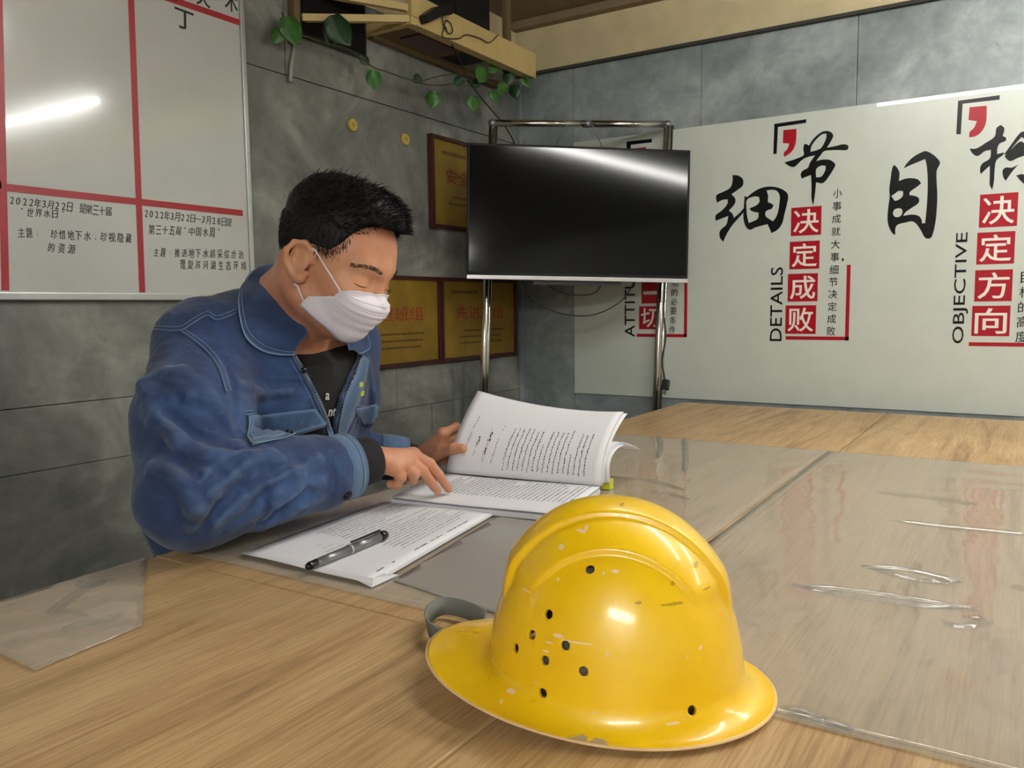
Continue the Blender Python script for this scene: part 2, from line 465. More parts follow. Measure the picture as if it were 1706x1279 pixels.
def wrinkle(parent, pts, r=.0026):
    """a raised crease: a strip with a soft bell-shaped section"""
    sp = smooth_path([on_z(a, b, TABLE_Z) for a, b in pts], 6); n = len(sp)
    slope = float(np.interp(pts[0][1], [700, 880, 950, 980, 1210], [.56, .52, .43, .385, .30]))
    bm = bmesh.new(); rows = []
    for i, p in enumerate(sp):
        d = (sp[min(i + 1, n - 1)] - sp[max(i - 1, 0)]); d.z = 0; d.normalize(); sd = Vector((d.y, -d.x, 0))
        k = min(1, math.sin(PI * (i + .3) / (n - .4)) * 1.6) ; w_ = .0085 * k * r / .0022 + .0004
        row = []
        for q in range(13):
            s_ = -1 + q / 6
            row.append(bm.verts.new(p + sd * w_ * s_ + Vector((0, 0, .0022 + w_ * slope * math.cos(PI * s_ / 2) ** 2))))
        rows.append(row)
    for a, b in zip(rows, rows[1:]):
        for q in range(12): bm.faces.new((a[q], a[q + 1], b[q + 1], b[q]))
        bm.faces.new((a[12], a[0], b[0], b[12]))
    from_bm('wrinkle', bm, M['wrinkle'], parent, True)
cov = [o for o in bpy.data.objects if o.name.startswith('table_cover')]
for pts in ([(1312, 978), (1400, 984), (1520, 1000), (1636, 1022)], [(1312, 974), (1400, 992), (1520, 1010), (1632, 1016)], [(1434, 946), (1500, 950), (1560, 962), (1604, 974)], [(1434, 943), (1500, 962), (1560, 972), (1600, 968)],
            [(1480, 868), (1560, 878), (1640, 886), (1740, 896)], [(1300, 1180), (1340, 1190), (1390, 1208), (1430, 1222)], [(1310, 1192), (1360, 1202), (1428, 1224)], [(1686, 978), (1706, 984), (1760, 992)],
            [(1570, 1034), (1600, 1048), (1640, 1036), (1600, 1030)], [(1460, 822), (1560, 832), (1630, 843)]):
    wrinkle(cov[1], pts, .0022)
for pts in ([(1062, 798), (1100, 806), (1140, 818)], [(1082, 820), (1110, 824), (1150, 834)], [(1096, 726), (1100, 745), (1096, 766)], [(1140, 730), (1142, 760), (1140, 790)]):
    wrinkle(cov[0], pts, .0018)
for pts in ([(198, 966), (165, 972), (140, 985), (110, 1005), (90, 1022), (120, 1022), (150, 1030)], [(175, 968), (150, 980), (130, 972)], [(100, 1055), (130, 1044), (170, 1036), (215, 1022)]):
    wrinkle(cov[2], pts, .0022)

# ------------------------------------------------------------------ slogan board on the right wall
BX = WALL_R - .006
def onb(px, py): return on_x(px, py, BX)
bl = onb(957, 655); bt = onb(1153, 211).z; bb = (onb(957, 655).z + onb(1706, 693).z) / 2
print('board', bl, bt, bb, onb(1706, 693).z, onb(1706, 140).z)
bt = (bt + onb(1706, 140).z) / 2
board = empty('slogan_board', (WALL_R, 0, bb), 'long white glossy board of black and red slogans on the right wall', 'sign')
box('board_panel', (BX, -1.35, bb), (WALL_R - .002, bl.y, bt), M['acrylic'], board, bevel=.0015)
N_R = (-1, 0, 0)
Z1 = lambda zx, zy: onb(1180 + zx / 5.812, 190 + zy / 5.812)
Z2 = lambda zx, zy: onb(1460 + zx / 4.919, 150 + zy / 4.919)
brush = []
brush.append((Z1, [[(735,468),(800,450),(870,425),(925,395),(920,340),(930,290),(950,290),(975,305),(1010,250),(1060,200),(1120,165),(1180,170),(1210,205),(1195,250),(1150,325),(1230,310),(1300,293),(1345,298),(1358,325),(1340,348),(1270,348),(1180,350),(1120,360),(1090,395),(1045,455),(1110,440),(1180,445),(1230,485),(1220,520),(1170,600),(1110,668),(1045,660),(1035,760),(1018,885),(1000,820),(1000,700),(995,590),(940,610),(905,625),(895,580),(920,545),(965,520),(985,470),(1035,400),(985,410),(930,430),(890,460),(835,510),(790,505)],
  [(990,365),(1000,310),(1050,240),(1105,195),(1145,190),(1140,240),(1095,325),(1050,350)], [(1045,535),(1090,500),(1135,500),(1135,540),(1095,605),(1045,612)]]))
brush.append((Z1, [[(235,590),(290,595),(335,630),(335,690),(290,730),(225,775),(262,820),(255,870),(200,935),(235,965),(248,1005),(300,960),(350,905),(345,945),(290,1010),(230,1080),(180,1160),(145,1238),(115,1200),(108,1150),(125,1115),(175,1070),(195,985),(130,1010),(72,1035),(72,980),(130,935),(185,870),(190,825),(140,830),(85,858),(75,810),(85,780),(150,750),(215,710),(235,650)]]))
brush.append((Z1, [[(352,790),(375,805),(430,760),(500,720),(580,702),(660,708),(730,735),(772,780),(765,860),(740,960),(715,1060),(670,1120),(612,1152),(575,1065),(500,1085),(450,1100),(400,1120),(360,1080),(340,1000),(345,900)],
  [(375,830),(440,798),(490,800),(497,845),(470,880),(400,912),(420,938),(488,955),(480,1010),(440,1035),(392,1055),(375,980),(370,900)],
  [(565,740),(620,732),(665,745),(692,790),(690,860),(675,950),(650,1010),(625,1038),(590,1015),(555,985),(560,940),(615,915),(632,880),(600,860),(578,850),(580,790)]]))
brush.append((Z2, [[(145,612),(170,635),(190,680),(185,745),(240,725),(300,722),(345,735),(367,765),(330,795),(275,835),(272,860),(325,870),(350,890),(345,925),(290,965),(240,1000),(220,1030),(290,1020),(345,1030),(370,1060),(375,1092),(400,1090),(410,1000),(420,850),(420,700),(410,600),(400,565),(340,590),(280,615),(222,642),(250,600),(300,550),(360,515),(405,500),(460,525),(505,565),(522,598),(495,660),(495,760),(500,860),(495,980),(485,1080),(455,1200),(425,1218),(395,1205),(360,1140),(305,1078),(240,1085),(165,1112),(155,1188),(130,1170),(100,1110),(92,1050),(98,960),(110,870),(106,820),(118,720),(130,640)],
  [(122,868),(150,850),(185,825),(220,830),(215,870),(180,900),(150,908)], [(138,1000),(155,975),(200,970),(215,995),(200,1030),(165,1042),(140,1025)]]))
brush.append((Z2, [[(765,480),(820,478),(900,430),(970,380),(985,310),(1020,285),(1050,315),(1035,375),(1065,390),(1060,415),(1010,440),(992,480),(990,525),(1045,510),(1040,530),(985,575),(970,650),(965,740),(950,818),(930,780),(930,700),(930,620),(890,655),(855,690),(850,640),(870,600),(930,560),(940,490),(890,500),(830,540),(790,520)]]))
brush.append((Z2, [[(1050,545),(1110,480),(1180,420),(1215,435),(1290,430),(1330,470),(1250,520),(1150,560),(1095,582)]]))
brush.append((Z2, [[(1046,528),(1110,440),(1165,365),(1200,340),(1280,345),(1330,370),(1290,400),(1210,395),(1190,385),(1150,430),(1062,530)]]))
brush.append((Z2, [[(1035,660),(1060,635),(1110,635),(1165,610),(1120,660),(1090,700),(1060,745),(1040,710)]]))
brush.append((Z2, [[(1145,700),(1200,690),(1290,740),(1320,800),(1250,790),(1205,765)]]))
for mp, loops in brush: poly_print('brush_character', loops, mp, M['print_black'], board, N_R)
Lq = [[(640,95),(950,50),(948,85),(675,125),(662,385),(630,388)]]
poly_print('quote_bracket', Lq, Z1, M['print_black'], board, N_R, smooth=False)
poly_print('quote_comma', [[(728,155),(855,143),(850,260),(830,330),(790,380),(735,415),(732,375),(765,340),(785,285),(722,280)]], Z1, M['print_red'], board, N_R)
poly_print('quote_bracket', [[(670,88),(1012,42),(1010,78),(707,112),(692,362),(655,362)]], Z2, M['print_black'], board, N_R, smooth=False)
poly_print('quote_comma', [[(765,140),(905,128),(900,260),(870,330),(820,375),(762,388),(765,345),(800,310),(825,255),(755,245)]], Z2, M['print_red'], board, N_R)
poly_print('quote_bracket', [[(1044,236),(1086,231),(1086,237),(1051,241),(1049,280),(1043,280)]], onb, M['print_black'], board, N_R, smooth=False)
poly_print('quote_comma', [[(1058,247),(1076,245),(1075,262),(1070,274),(1060,281),(1060,275),(1066,266),(1058,265)]], onb, M['print_red'], board, N_R)

def rect_on_board(name, x0, y0, x1, y1, mat, ext=.0005):
    a, b = onb(x0, y0), onb(x1, y1)
    # centre and size from the two corners, kept square to the board
    return box(name, (BX - ext, b.y, b.z), (BX + .0005, a.y, a.z), mat, board)
def char_square(ch, x0, y0, x1, y1):
    c1, c2, c3, c4 = onb(x0, y0), onb(x1, y0 - .1 * (x1 - x0)), onb(x1, y1 - .04 * (x1 - x0)), onb(x0, y1)
    cy = (c1.y + c2.y) / 2; cz = (c1.z + c3.z) / 2 ; wd = abs(c1.y - c2.y); ht = abs(c1.z - c4.z)
    sq_ = box('red_square', (BX - .0005, cy - wd / 2, cz - ht / 2), (BX + .0005, cy + wd / 2, cz + ht / 2), M['print_red'], board)
    fit_text('white_character', ch, FR((BX - .0009, cy, cz)), wd * .84, ht * .84 if ch != '一' else ht * .16, M['print_white'], sq_, bold=.010)
for ch, q in zip('决定成败', ((1318.5, 346, 1369, 393), (1316, 403, 1366, 449), (1313, 457, 1363, 503), (1309, 510, 1360, 557))): char_square(ch, *q)
for ch, q in zip('决定方向', ((1633, 324, 1697, 379), (1628.5, 388, 1692, 441), (1625, 451, 1688, 503), (1620, 511, 1684, 561))): char_square(ch, *q)
for ch, q in zip('决定一切', ((1076, 395, 1114, 430), (1073, 433, 1110, 468), (1069, 471, 1106, 506), (1065, 511, 1103, 549))): char_square(ch, *q)
def word(s, x0, y0, x1, y1, wpx):
    a, b = onb(x0, y0), onb(x1, y1)
    cy = (a.y + b.y) / 2; cz = (a.z + b.z) / 2
    wd = abs(onb(x0 - wpx / 2, y0).y - onb(x0 + wpx / 2, y0).y)
    fit_text('word', s, FR((BX - .0006, cy, cz)), abs(a.z - b.z), wd, M['print_black'], board, rot=PI / 2, bold=.004)
word('DETAILS', 1290, 568, 1297, 445, 20)
word('OBJECTIVE', 1596, 572, 1608, 387, 25)
word('ATTITUDE', 1046, 561, 1053, 426, 17)
def column(s, x0, y0, x1, y1, size):
    for i, ch in enumerate(s):
        t = i / (len(s) - 1) if len(s) > 1 else 0
        p = onb(x0 + (x1 - x0) * t, y0 + (y1 - y0) * t)
        sz = abs(onb(x0, y0).z - onb(x0, y0 + size).z)
        if ch in ',': continue
        fit_text('small_character', ch, FR((BX - .0005, p.y, p.z)), sz * .94, sz, M['print_black'], board, bold=.003)
column('小事成就大事', 1395.5, 322, 1391, 428, 15)
column('细节决定成败', 1389.5, 449, 1384.5, 551.5, 15)
p = onb(1404, 433); fit_text('small_character', ',', FR((BX - .0005, p.y, p.z)), None, .012, M['print_black'], board, bold=.01)
column('成功的必要条件', 1126, 456, 1120, 549, 12)
column('目标的高度', 1711, 462, 1702, 561, 19)
def bar(x0, y0, x1, y1, th, vertical):
    a, b = onb(x0, y0), onb(x1, y1)
    if vertical: box('red_bar', (BX - .0005, (a.y + b.y) / 2 - th / 2, min(a.z, b.z)), (BX + .0005, (a.y + b.y) / 2 + th / 2, max(a.z, b.z)), M['print_red'], board)
    else: box('red_bar', (BX - .0005, min(a.y, b.y), (a.z + b.z) / 2 - th / 2), (BX + .0005, max(a.y, b.y), (a.z + b.z) / 2 + th / 2), M['print_red'], board)
bar(1309, 561.5, 1414, 565, .0115, False); bar(1415, 441, 1410, 567, .0115, True)
bar(1614, 571, 1760, 577, .0115, False)
bar(1061, 558, 1144, 559.5, .0115, False); bar(1144, 440, 1141, 560.5, .0115, True)

# ------------------------------------------------------------------ whiteboard
WY = WALL_L - .016
def onw(px, py): return on_y(px, py, WY)
wx1 = (onw(402, 60).x + onw(412, 480).x) / 2 + .012
wz0 = (onw(0, 495).z + onw(380, 496).z) / 2
print('wb', wx1, wz0, onw(402, 60).x, onw(412, 480).x, onw(215, 10), onw(236, 480), onw(5, 312).z, onw(400, 352).z, onw(3, 400).x, onw(335, 19).z)
wb = empty('whiteboard', (.6, WALL_L, wz0), 'white wall board divided by red tape with handwritten notes', 'whiteboard')
box('board_face', (-.55, WY, wz0 + .006), (wx1 - .006, WALL_L - .004, 2.12), M['whiteboard'], wb)
for nm, lo, hi in (('board_frame', (-.56, WY - .006, wz0 - .006), (wx1 + .004, WALL_L - .003, wz0 + .010)),
                   ('board_frame', (wx1 - .010, WY - .006, wz0 + .010), (wx1 + .004, WALL_L - .003, 2.13)),
                   ('board_frame', (-.56, WY - .006, 2.12), (wx1 - .010, WALL_L - .003, 2.13))):
    box(nm, lo, hi, M['alu'], wb, bevel=.002)
def tape(a, b, wd):
    a, b = Vector(a), Vector(b); d = (b - a); L = d.length; ang = math.atan2(d.z, d.x)
    m = Matrix.Translation((a + b) / 2) @ Matrix.Rotation(-ang, 4, 'Y')
    box('red_tape', (-L / 2, -.0006, -wd / 2), (L / 2, .0004, wd / 2), M['red_tape'], wb, mtx=m)
tw = .0148
tape(onw(216, -60), onw(237, 487), tw)
tape(onw(-4, -60), onw(9, 484), tw)
zc = (onw(5, 312).z + onw(400, 355).z) / 2
tape((onw(8, 312).x, WY - .0007, onw(8, 312).z), (onw(404, 355).x, WY - .0007, onw(404, 355).z), tw)
tape(onw(265, -8), onw(400, 38), tw)
tape(onw(-300, 275), onw(2, 308), tw)
rh = random.Random(7)
def hand_line(s, x0, y0, x1, y1, hpx, nm='handwriting'):
    n = len(s)
    for i, ch in enumerate(s):
        if ch == ' ': continue
        t = (i + .5) / n
        px, py = x0 + (x1 - x0) * t, y0 + (y1 - y0) * t
        p = onw(px, py); k = abs(onw(px, py).z - onw(px, py + hpx).z) * 1.08
        cjk = ord(ch) > 0x2fff
        hh = k * (rh.uniform(.9, 1.1) if cjk else .8); wd = k * (rh.uniform(.7, .85) if cjk else .42)
        if ch in '—': hh, wd = k * .08, k * .8
        if ch in ':': hh, wd = k * .4, k * .08
        if ch in '“”': hh, wd = k * .2, k * .22; p.z += k * .35
        if ch == ',': hh, wd = k * .2, k * .1; p.z -= k * .3
        fit_text(nm, ch, FL((p.x, WY - .0003, p.z)), wd, hh, M['ink'], wb, bold=.0, rot=rh.uniform(-.12, .12), shear=.15)
hand_line('2022年3月22日 是第三十届', 14, 333, 186, 353, 14)
hand_line('“世界水日”', 30, 352, 112, 358, 13)
hand_line('主题: 珍惜地下水,珍视隐藏', 28, 387, 221, 397, 14)
hand_line('的资源', 77, 411, 128, 416, 15)
hand_line('2022年3月22日—3月28日是', 239, 355, 386, 371, 13)
hand_line('第三十五届“中国水周”', 247, 382, 370, 388, 14)
hand_line('主题:推进地下水超采综合治', 254, 420, 407, 424, 13)
hand_line('理复苏河湖生态环境', 298, 440, 412, 443, 13)
p = onw(307, 33); fit_text('handwriting', '丁', FL((p.x, WY - .0003, p.z)), .052, .045, M['ink'], wb, bold=.01, rot=-.03)
for px, s in ((292, '木'), (338, '夫'), (385, '术')):
    p = onw(px, -16 + (px - 292) * .2); fit_text('handwriting', s, FL((p.x, WY - .0003, p.z)), .04, .05, M['ink'], wb, bold=.01)

# ------------------------------------------------------------------ award plaques
def plaque(x0, x1, z0, z1, lab, title, tsize, lines, fr=.013, head=True):
    e = empty('award_plaque', ((x0 + x1) / 2, WALL_L, z0), lab, 'plaque', 'gold award plaques on the left wall')
    y = WALL_L - .004
    box('plate', (x0 + fr, y - .012, z0 + fr), (x1 - fr, y - .002, z1 - fr), M['gold'], e)
    for lo, hi in (((x0, y - .02, z0), (x1, y, z0 + fr)), ((x0, y - .02, z1 - fr), (x1, y, z1)), ((x0, y - .02, z0 + fr), (x0 + fr, y, z1 - fr)), ((x1 - fr, y - .02, z0 + fr), (x1, y, z1 - fr))):
        box('frame_bar', lo, hi, M['frame_red'], e, bevel=.002)
    W, H, cx = x1 - x0, z1 - z0, (x0 + x1) / 2
    fy = y - .0122
    fit_text('title', title, FL((cx, fy, z0 + H * .58)), W * .62, H * .155, M['plaque_red'], e, bold=.0)
    bm = bmesh.new(); r = random.Random(int(x0 * 100))
    for k in range(lines):
        zz = z0 + H * (.36 - k * .075); xa = x0 + W * .22 + (W * .06 if k == 0 else 0)
        while xa < x0 + W * .78:
            l = r.uniform(.006, .02); bm_box(bm, (xa, fy - .0004, zz - .0035), (xa + l, fy + .0004, zz + .0035)); xa += l + .003
    if head:
        xa = x0 + W * .14
        while xa < x0 + W * .45:
            l = r.uniform(.006, .012); bm_box(bm, (xa, fy - .0004, z0 + H * .81), (xa + l, fy + .0004, z0 + H * .85)); xa += l + .003
    from_bm('small_print', bm, M['plaque_brown'], e, kind='stuff')
def onl(px, py): return on_y(px, py, WALL_L - .02)
q = [onl(613, 452), onl(735, 600), onl(737, 462), onl(862, 592), onl(719, 222), onl(722, 378)]
print('plaques', q)
zt, zb = (onl(660, 455).z + onl(790, 467).z) / 2, (onl(660, 610).z + onl(850, 593).z) / 2
xm = (onl(728, 463).x + onl(742, 602).x) / 2
x9 = onl(861, 595).x
wpl = (x9 - xm)
plaque(xm - wpl * .78 - .10, xm - .002, zb, zt, 'gold award plaque with red title right beside the man’s masked face', '先进班组', 1, 3)
plaque(xm + .002, min(x9, WALL_R - .05), zb, zt, 'gold award plaque behind the left pole of the TV stand', '先进班组', 1, 3)
xu = (onl(719, 222).x + onl(720, 378).x) / 2
zu1, zu0 = onl(720, 222).z, onl(720, 378).z
plaque(xu, xu + (zu1 - zu0) * 1.45, zu0, zu1, 'upper gold award plaque half hidden behind the television', '安全生产', 1, 2)

# wall badges and strips
for px, py, lab in ((588, 208, 'round yellow badge on the left wall, the one nearer the man'), (676, 232, 'round yellow badge on the left wall, the one nearer the television')):
    p = on_y(px, py, WALL_L - .008)
    e = empty('wall_badge', (p.x, WALL_L, p.z), lab, 'badge', 'round yellow wall badges')
    bm = bmesh.new(); bmesh.ops.create_cone(bm, cap_ends=True, segments=28, radius1=.0195, radius2=.017, depth=.006, matrix=Matrix.Translation((p.x, WALL_L - .0075, p.z)) @ Matrix.Rotation(PI / 2, 4, 'X'))
    from_bm('disc', bm, M['badge'], e)
    bm = bmesh.new()
    for dx, dz, w_, h_ in ((-.002, .004, .010, .002), (0, -.001, .012, .0025), (.001, -.006, .008, .002)):
        bm_box(bm, (p.x + dx - w_ / 2, WALL_L - .0113, p.z + dz), (p.x + dx + w_ / 2, WALL_L - .0104, p.z + dz + h_))
    from_bm('badge_print', bm, M['badge_dark'], e)
st = tube('hanging_strip', [on_y(490, 55, WALL_L - .01), on_y(489, 85, WALL_L - .012), on_y(485, 110, WALL_L - .012), on_y(484, 137, WALL_L - .01)], [.003, .004, .005, .0055], M['white_cable'], sm=4)
tag(st, 'pale strip hanging on the left wall under the bracket', 'strip')
# ------------------------------------------------------------------ television on a leaning tube stand
tBL, tBR, tTL = on_t(777, 463, 2.69), on_t(1146, 470, 2.76), on_t(779, 237, 2.668)
uu = (tBR - tBL); TW = uu.length; uu.normalize()
vv = (tTL - tBL); vv = (vv - uu * vv.dot(uu)); TH = vv.length; vv.normalize()
nn = uu.cross(vv)
TF = frame(uu, vv, nn, tBL)
print('TV size', TW, TH, 'normal', nn)
tv = empty('television', tuple((tBL + tBR) / 2), 'black flat screen television with silver lower edge on the tube stand', 'television')
box('bezel', (0, 0, -.03), (TW, TH, -.002), M['bezel'], tv, bevel=.003, mtx=TF)
box('screen', (.008, .022, -.0022), (TW - .008, TH - .008, -.0005), M['screen'], tv, mtx=TF)
box('silver_strip', (.001, -.002, -.014), (TW - .001, .011, .0006), M['silver'], tv, bevel=.001, mtx=TF)
box('back_housing', (TW * .18, TH * .08, -.065), (TW * .82, TH * .7, -.028), M['dark'], tv, bevel=.008, mtx=TF)
box('stand_plate', (TW * .3, -.015, -.04), (TW * .7, 0.002, -.02), M['dark'], tv, mtx=TF)

ts = empty('tube_stand', (2.55, 1.45, 0), 'leaning stainless tube stand holding the television', 'stand')
def pole(x0, y0, x1, y1, t0, r, nm='pole'):
    a = on_t(x0, y0, t0)
    # the foot: continue the leaning line to the floor
    b = on_t(x1, y1, t0 + (y1 - y0) / F_PX * t0 * .1)
    d = (b - a); f = a + d * (a.z / -d.z) * .985
    tube(nm, [a, f], r, M['chrome'], ts, seg=16)
    return a, f
l0, l1 = pole(820, 205, 804, 650, 2.775, .0115)
r0, r1 = pole(1112, 207, 1093, 665, 2.845, .0125)
l2, l3 = pole(826, 207, 809.5, 650, 2.84, .0085)
r2, r3 = pole(1120, 209, 1100, 665, 2.90, .0085)
tube('top_rail', [l0, l0.lerp(r0, .535)], .0115, M['chrome'], ts, seg=16)
tube('top_rail', [l0.lerp(r0, .537), r0], .0118, M['chrome'], ts, seg=16)
j = l0.lerp(r0, .536)
tube('rail_joint', [j - (r0 - l0).normalized() * .012, j + (r0 - l0).normalized() * .012], .0135, M['pen_body'], ts, seg=16)
for q in (l0, r0):
    bm = bmesh.new(); bmesh.ops.create_uvsphere(bm, u_segments=16, v_segments=10, radius=.0145, matrix=Matrix.Translation(q)); from_bm('corner_joint', bm, M['pen_body'], ts, True)
tube('lower_rail', [l1 + Vector((0, 0, .06)), r1 + Vector((0, 0, .06))], .0115, M['chrome'], ts, seg=12)
for q in (l1, r1):
    dq = Vector(nn); dq.z = 0; dq.normalize()
    tube('foot_bar', [q + dq * .16 + Vector((0, 0, .004)), q - dq * .02 + Vector((0, 0, .004))], .0115, M['chrome'], ts, seg=12)
mid = tBL + uu * TW / 2 + vv * TH * .55
for k in (.3, .62):
    a = l0.lerp(l1, 0) ; zc = (tBL + vv * TH * k)
    fa = (l0.z - zc.z) / (l0.z - l1.z)
    tube('tv_bracket', [l0.lerp(l1, fa), r0.lerp(r1, fa)], .007, M['steel'], ts, seg=8)

def cable(name, pts, r, lab, cat='cable', mat='cable', sm=6):
    return tag(tube(name, pts, r, M[mat], sm=sm, seg=8), lab, cat)
cable('hanging_cable', [on_t(868, 462, 2.79), on_t(885, 495, 2.8), on_t(930, 521, 2.81), on_t(985, 525, 2.82), on_t(1030, 505, 2.84), on_t(1052, 478, 2.85), on_t(1056, 462, 2.85)], .0022, 'long black cable sagging in a curve beneath the television')
cable('hanging_cable', [on_t(905, 463, 2.79), on_t(922, 482, 2.8), on_t(955, 491, 2.81), on_t(990, 488, 2.82), on_t(1008, 464, 2.82)], .002, 'short black cable looped just under the television')
pc = empty('power_cable', tuple(on_t(1108, 600, 2.87)), 'black power cable with plug hanging beside the right pole of the stand', 'cable')
tube('cord', [on_t(1108, 470, 2.87), on_t(1106, 520, 2.88), on_t(1109, 560, 2.88), on_t(1103, 600, 2.89), on_t(1106, 622, 2.89), on_t(1108, 633, 2.89)], .003, M['cable'], pc, sm=5)
pm = on_t(1109, 640, 2.89)
box('plug', (-.011, -.012, -.02), (.011, .012, .016), M['cable'], pc, bevel=.004, mtx=Matrix.Translation(pm) @ Matrix.Rotation(.35, 4, 'Y'))
for k in (-.005, .005): box('prong', (k - .0015, -.003, -.036), (k + .0015, .003, -.02), M['chrome'], pc, mtx=Matrix.Translation(pm) @ Matrix.Rotation(.35, 4, 'Y'))
for xa, xb, lab in ((846, 866, 'thin grey wire looping over the rail at its left end'), (948, 926, 'thin grey wire dropping left of the rail joint'), (984, 1002, 'thin grey wire dropping right of the rail joint')):
    t0 = 2.8
    cable('rail_wire', [on_t(xa, 207, t0 + .02), on_t(xa, 203, t0), on_t((xa + xb) / 2, 222, t0), on_t(xb, 243, t0 + .02), on_t(xb, 270, t0 + .03)], .0017, lab, 'wire', 'steel', 4)

# ------------------------------------------------------------------ corner rack under the ceiling
RY = 1.56
def onr(px, py): return on_y(px, py, RY)
ca, cb = onr(692, 48), onr(893, 130)
zt_, zb_ = onr(893, 90).z, (onr(893, 130).z + onr(760, 72).z) / 2
print('rack', ca, cb, zt_, zb_)
rk = empty('ceiling_rack', ((ca.x + cb.x) / 2, WALL_L, zb_), 'cream painted steel rack fixed high in the corner under the ceiling', 'rack')
x0, x1 = ca.x, cb.x
box('front_bar', (x0, RY, zb_), (x1, RY + .004, zt_), M['cream_metal'], rk, bevel=.0012)
box('bar_flange', (x0, RY + .004, zt_ - .004), (x1, RY + .035, zt_), M['cream_metal'], rk)
box('bar_flange', (x0, RY + .004, zb_), (x1, RY + .035, zb_ + .004), M['cream_metal'], rk)
box('shelf_plate', (x0 + .002, RY + .036, zb_ + .002), (x0 + .30, WALL_L - .006, zb_ + .010), M['tan_board'], rk)
box('side_rail', (x0 - .018, RY, zb_ - .002), (x0 + .004, WALL_L - .004, zb_ + .028), M['cream_metal'], rk, bevel=.002)
box('dark_plate', (x0 + .07, RY + .038, zb_ - .003), (x0 + .24, WALL_L - .075, zb_ + .002), M['frame_red'], rk)
box('rear_rail', (x0, WALL_L - .03, zb_ - .010), (x1, WALL_L - .006, zb_ + .014), M['tan_board'], rk, bevel=.002)
box('hanger', (x0 - .02, RY - .004, zb_ + .02), (x0 + .02, RY + .02, CEIL_Z), M['cream_metal'], rk, bevel=.002)
box('hanger', (x1 - .10, RY + .06, zb_ + .01), (x1 - .07, RY + .08, CEIL_Z), M['tan_board'], rk, bevel=.002)
po = onl(492, 40)
box('post', (po.x - .012, WALL_L - .03, onl(497, 75).z), (po.x + .010, WALL_L - .006, CEIL_Z), M['tan_board'], rk, bevel=.002)
q1 = Vector((x0 - .004, RY + .01, onr(690, 31).z)); q2 = on_y(503, 30, WALL_L - .03)
def beam(name, a, b, w_, h_, mat, parent):
    a, b = Vector(a), Vector(b); d = b - a; L = d.length
    m = Matrix.Translation(a) @ d.to_track_quat('X', 'Z').to_matrix().to_4x4()
    return box(name, (0, -w_ / 2, -h_ / 2), (L, w_ / 2, h_ / 2), mat, parent, bevel=.0015, mtx=m)
beam('side_rail', q1, q2, .018, .016, M['cream_metal'], rk)
beam('side_rail', Vector((x0 - .004, RY + .01, onr(690, 14).z)), on_y(520, -14, WALL_L - .03), .018, .016, M['cream_metal'], rk)
mb = empty('dark_cabinet', (2.0, 1.68, 1.95), 'black case standing inside the left end of the ceiling rack', 'box')
box('case', (po.x + .014, WALL_L - .026, onl(510, 62).z), (x0 - .03, WALL_L - .006, CEIL_Z - .01), M['dark'], mb, bevel=.003)
box('case_face', (po.x + .02, WALL_L - .030, onl(510, 56).z), (x0 - .04, WALL_L - .0265, CEIL_Z - .02), M['bezel'], mb, bevel=.001)
bxa, bxb = on_y(757, 30, RY + .05), on_y(812, 30, RY + .05)
mb = empty('dark_case', (bxa.x, 1.65, zt_), 'dark blue-black case standing on the ceiling rack', 'box')
box('case', (bxa.x - .02, RY + .04, zb_ + .012), (bxb.x, WALL_L - .03, CEIL_Z - .03), plain('blue_black_case', srgb(16, 22, 32), .5), mb, bevel=.004)
box('case_panel', (bxa.x - .01, RY + .0375, zb_ + .02), (bxb.x - .012, RY + .0395, CEIL_Z - .04), M['dark'], mb, bevel=.0008)
# adapter and cable on the front bar
ad = empty('power_adapter', tuple(on_y(735, 20, RY - .02)), 'black adapter with loose cable loops hung on the front of the ceiling rack', 'adapter')
bm = bmesh.new()
pts = [(709, 24), (730, 10), (754, 6), (754, 24), (736, 27), (714, 38)]
vs = [bm.verts.new(on_y(a, b, RY - .03)) for a, b in pts]
f = bm.faces.new(vs); r_ = bmesh.ops.extrude_face_region(bm, geom=[f])
for g in r_['geom']:
    if isinstance(g, bmesh.types.BMVert): g.co.y += .028
from_bm('adapter_body', bm, M['dark'], ad)
yy = RY - .006
tube('cable_loop', [on_y(a, b, yy) for a, b in ((736, 27), (740, 45), (748, 56), (754, 52), (751, 40), (743, 34), (740, 45), (737, 60), (747, 64), (765, 64), (777, 58), (800, 64), (815, 71), (830, 58))], .0017, M['cable'], ad, sm=5)
cable('ceiling_cable', [on_y(742, 45, RY - .004), on_y(752, 72, RY + .02), on_y(770, 108, RY + .05), on_y(786, 142, RY + .05), on_y(812, 175, RY + .04), on_y(838, 206, RY), on_y(856, 236, RY - .02), on_y(860, 262, RY - .02)], .0025, 'thin black cable running from the ceiling rack down behind the television')

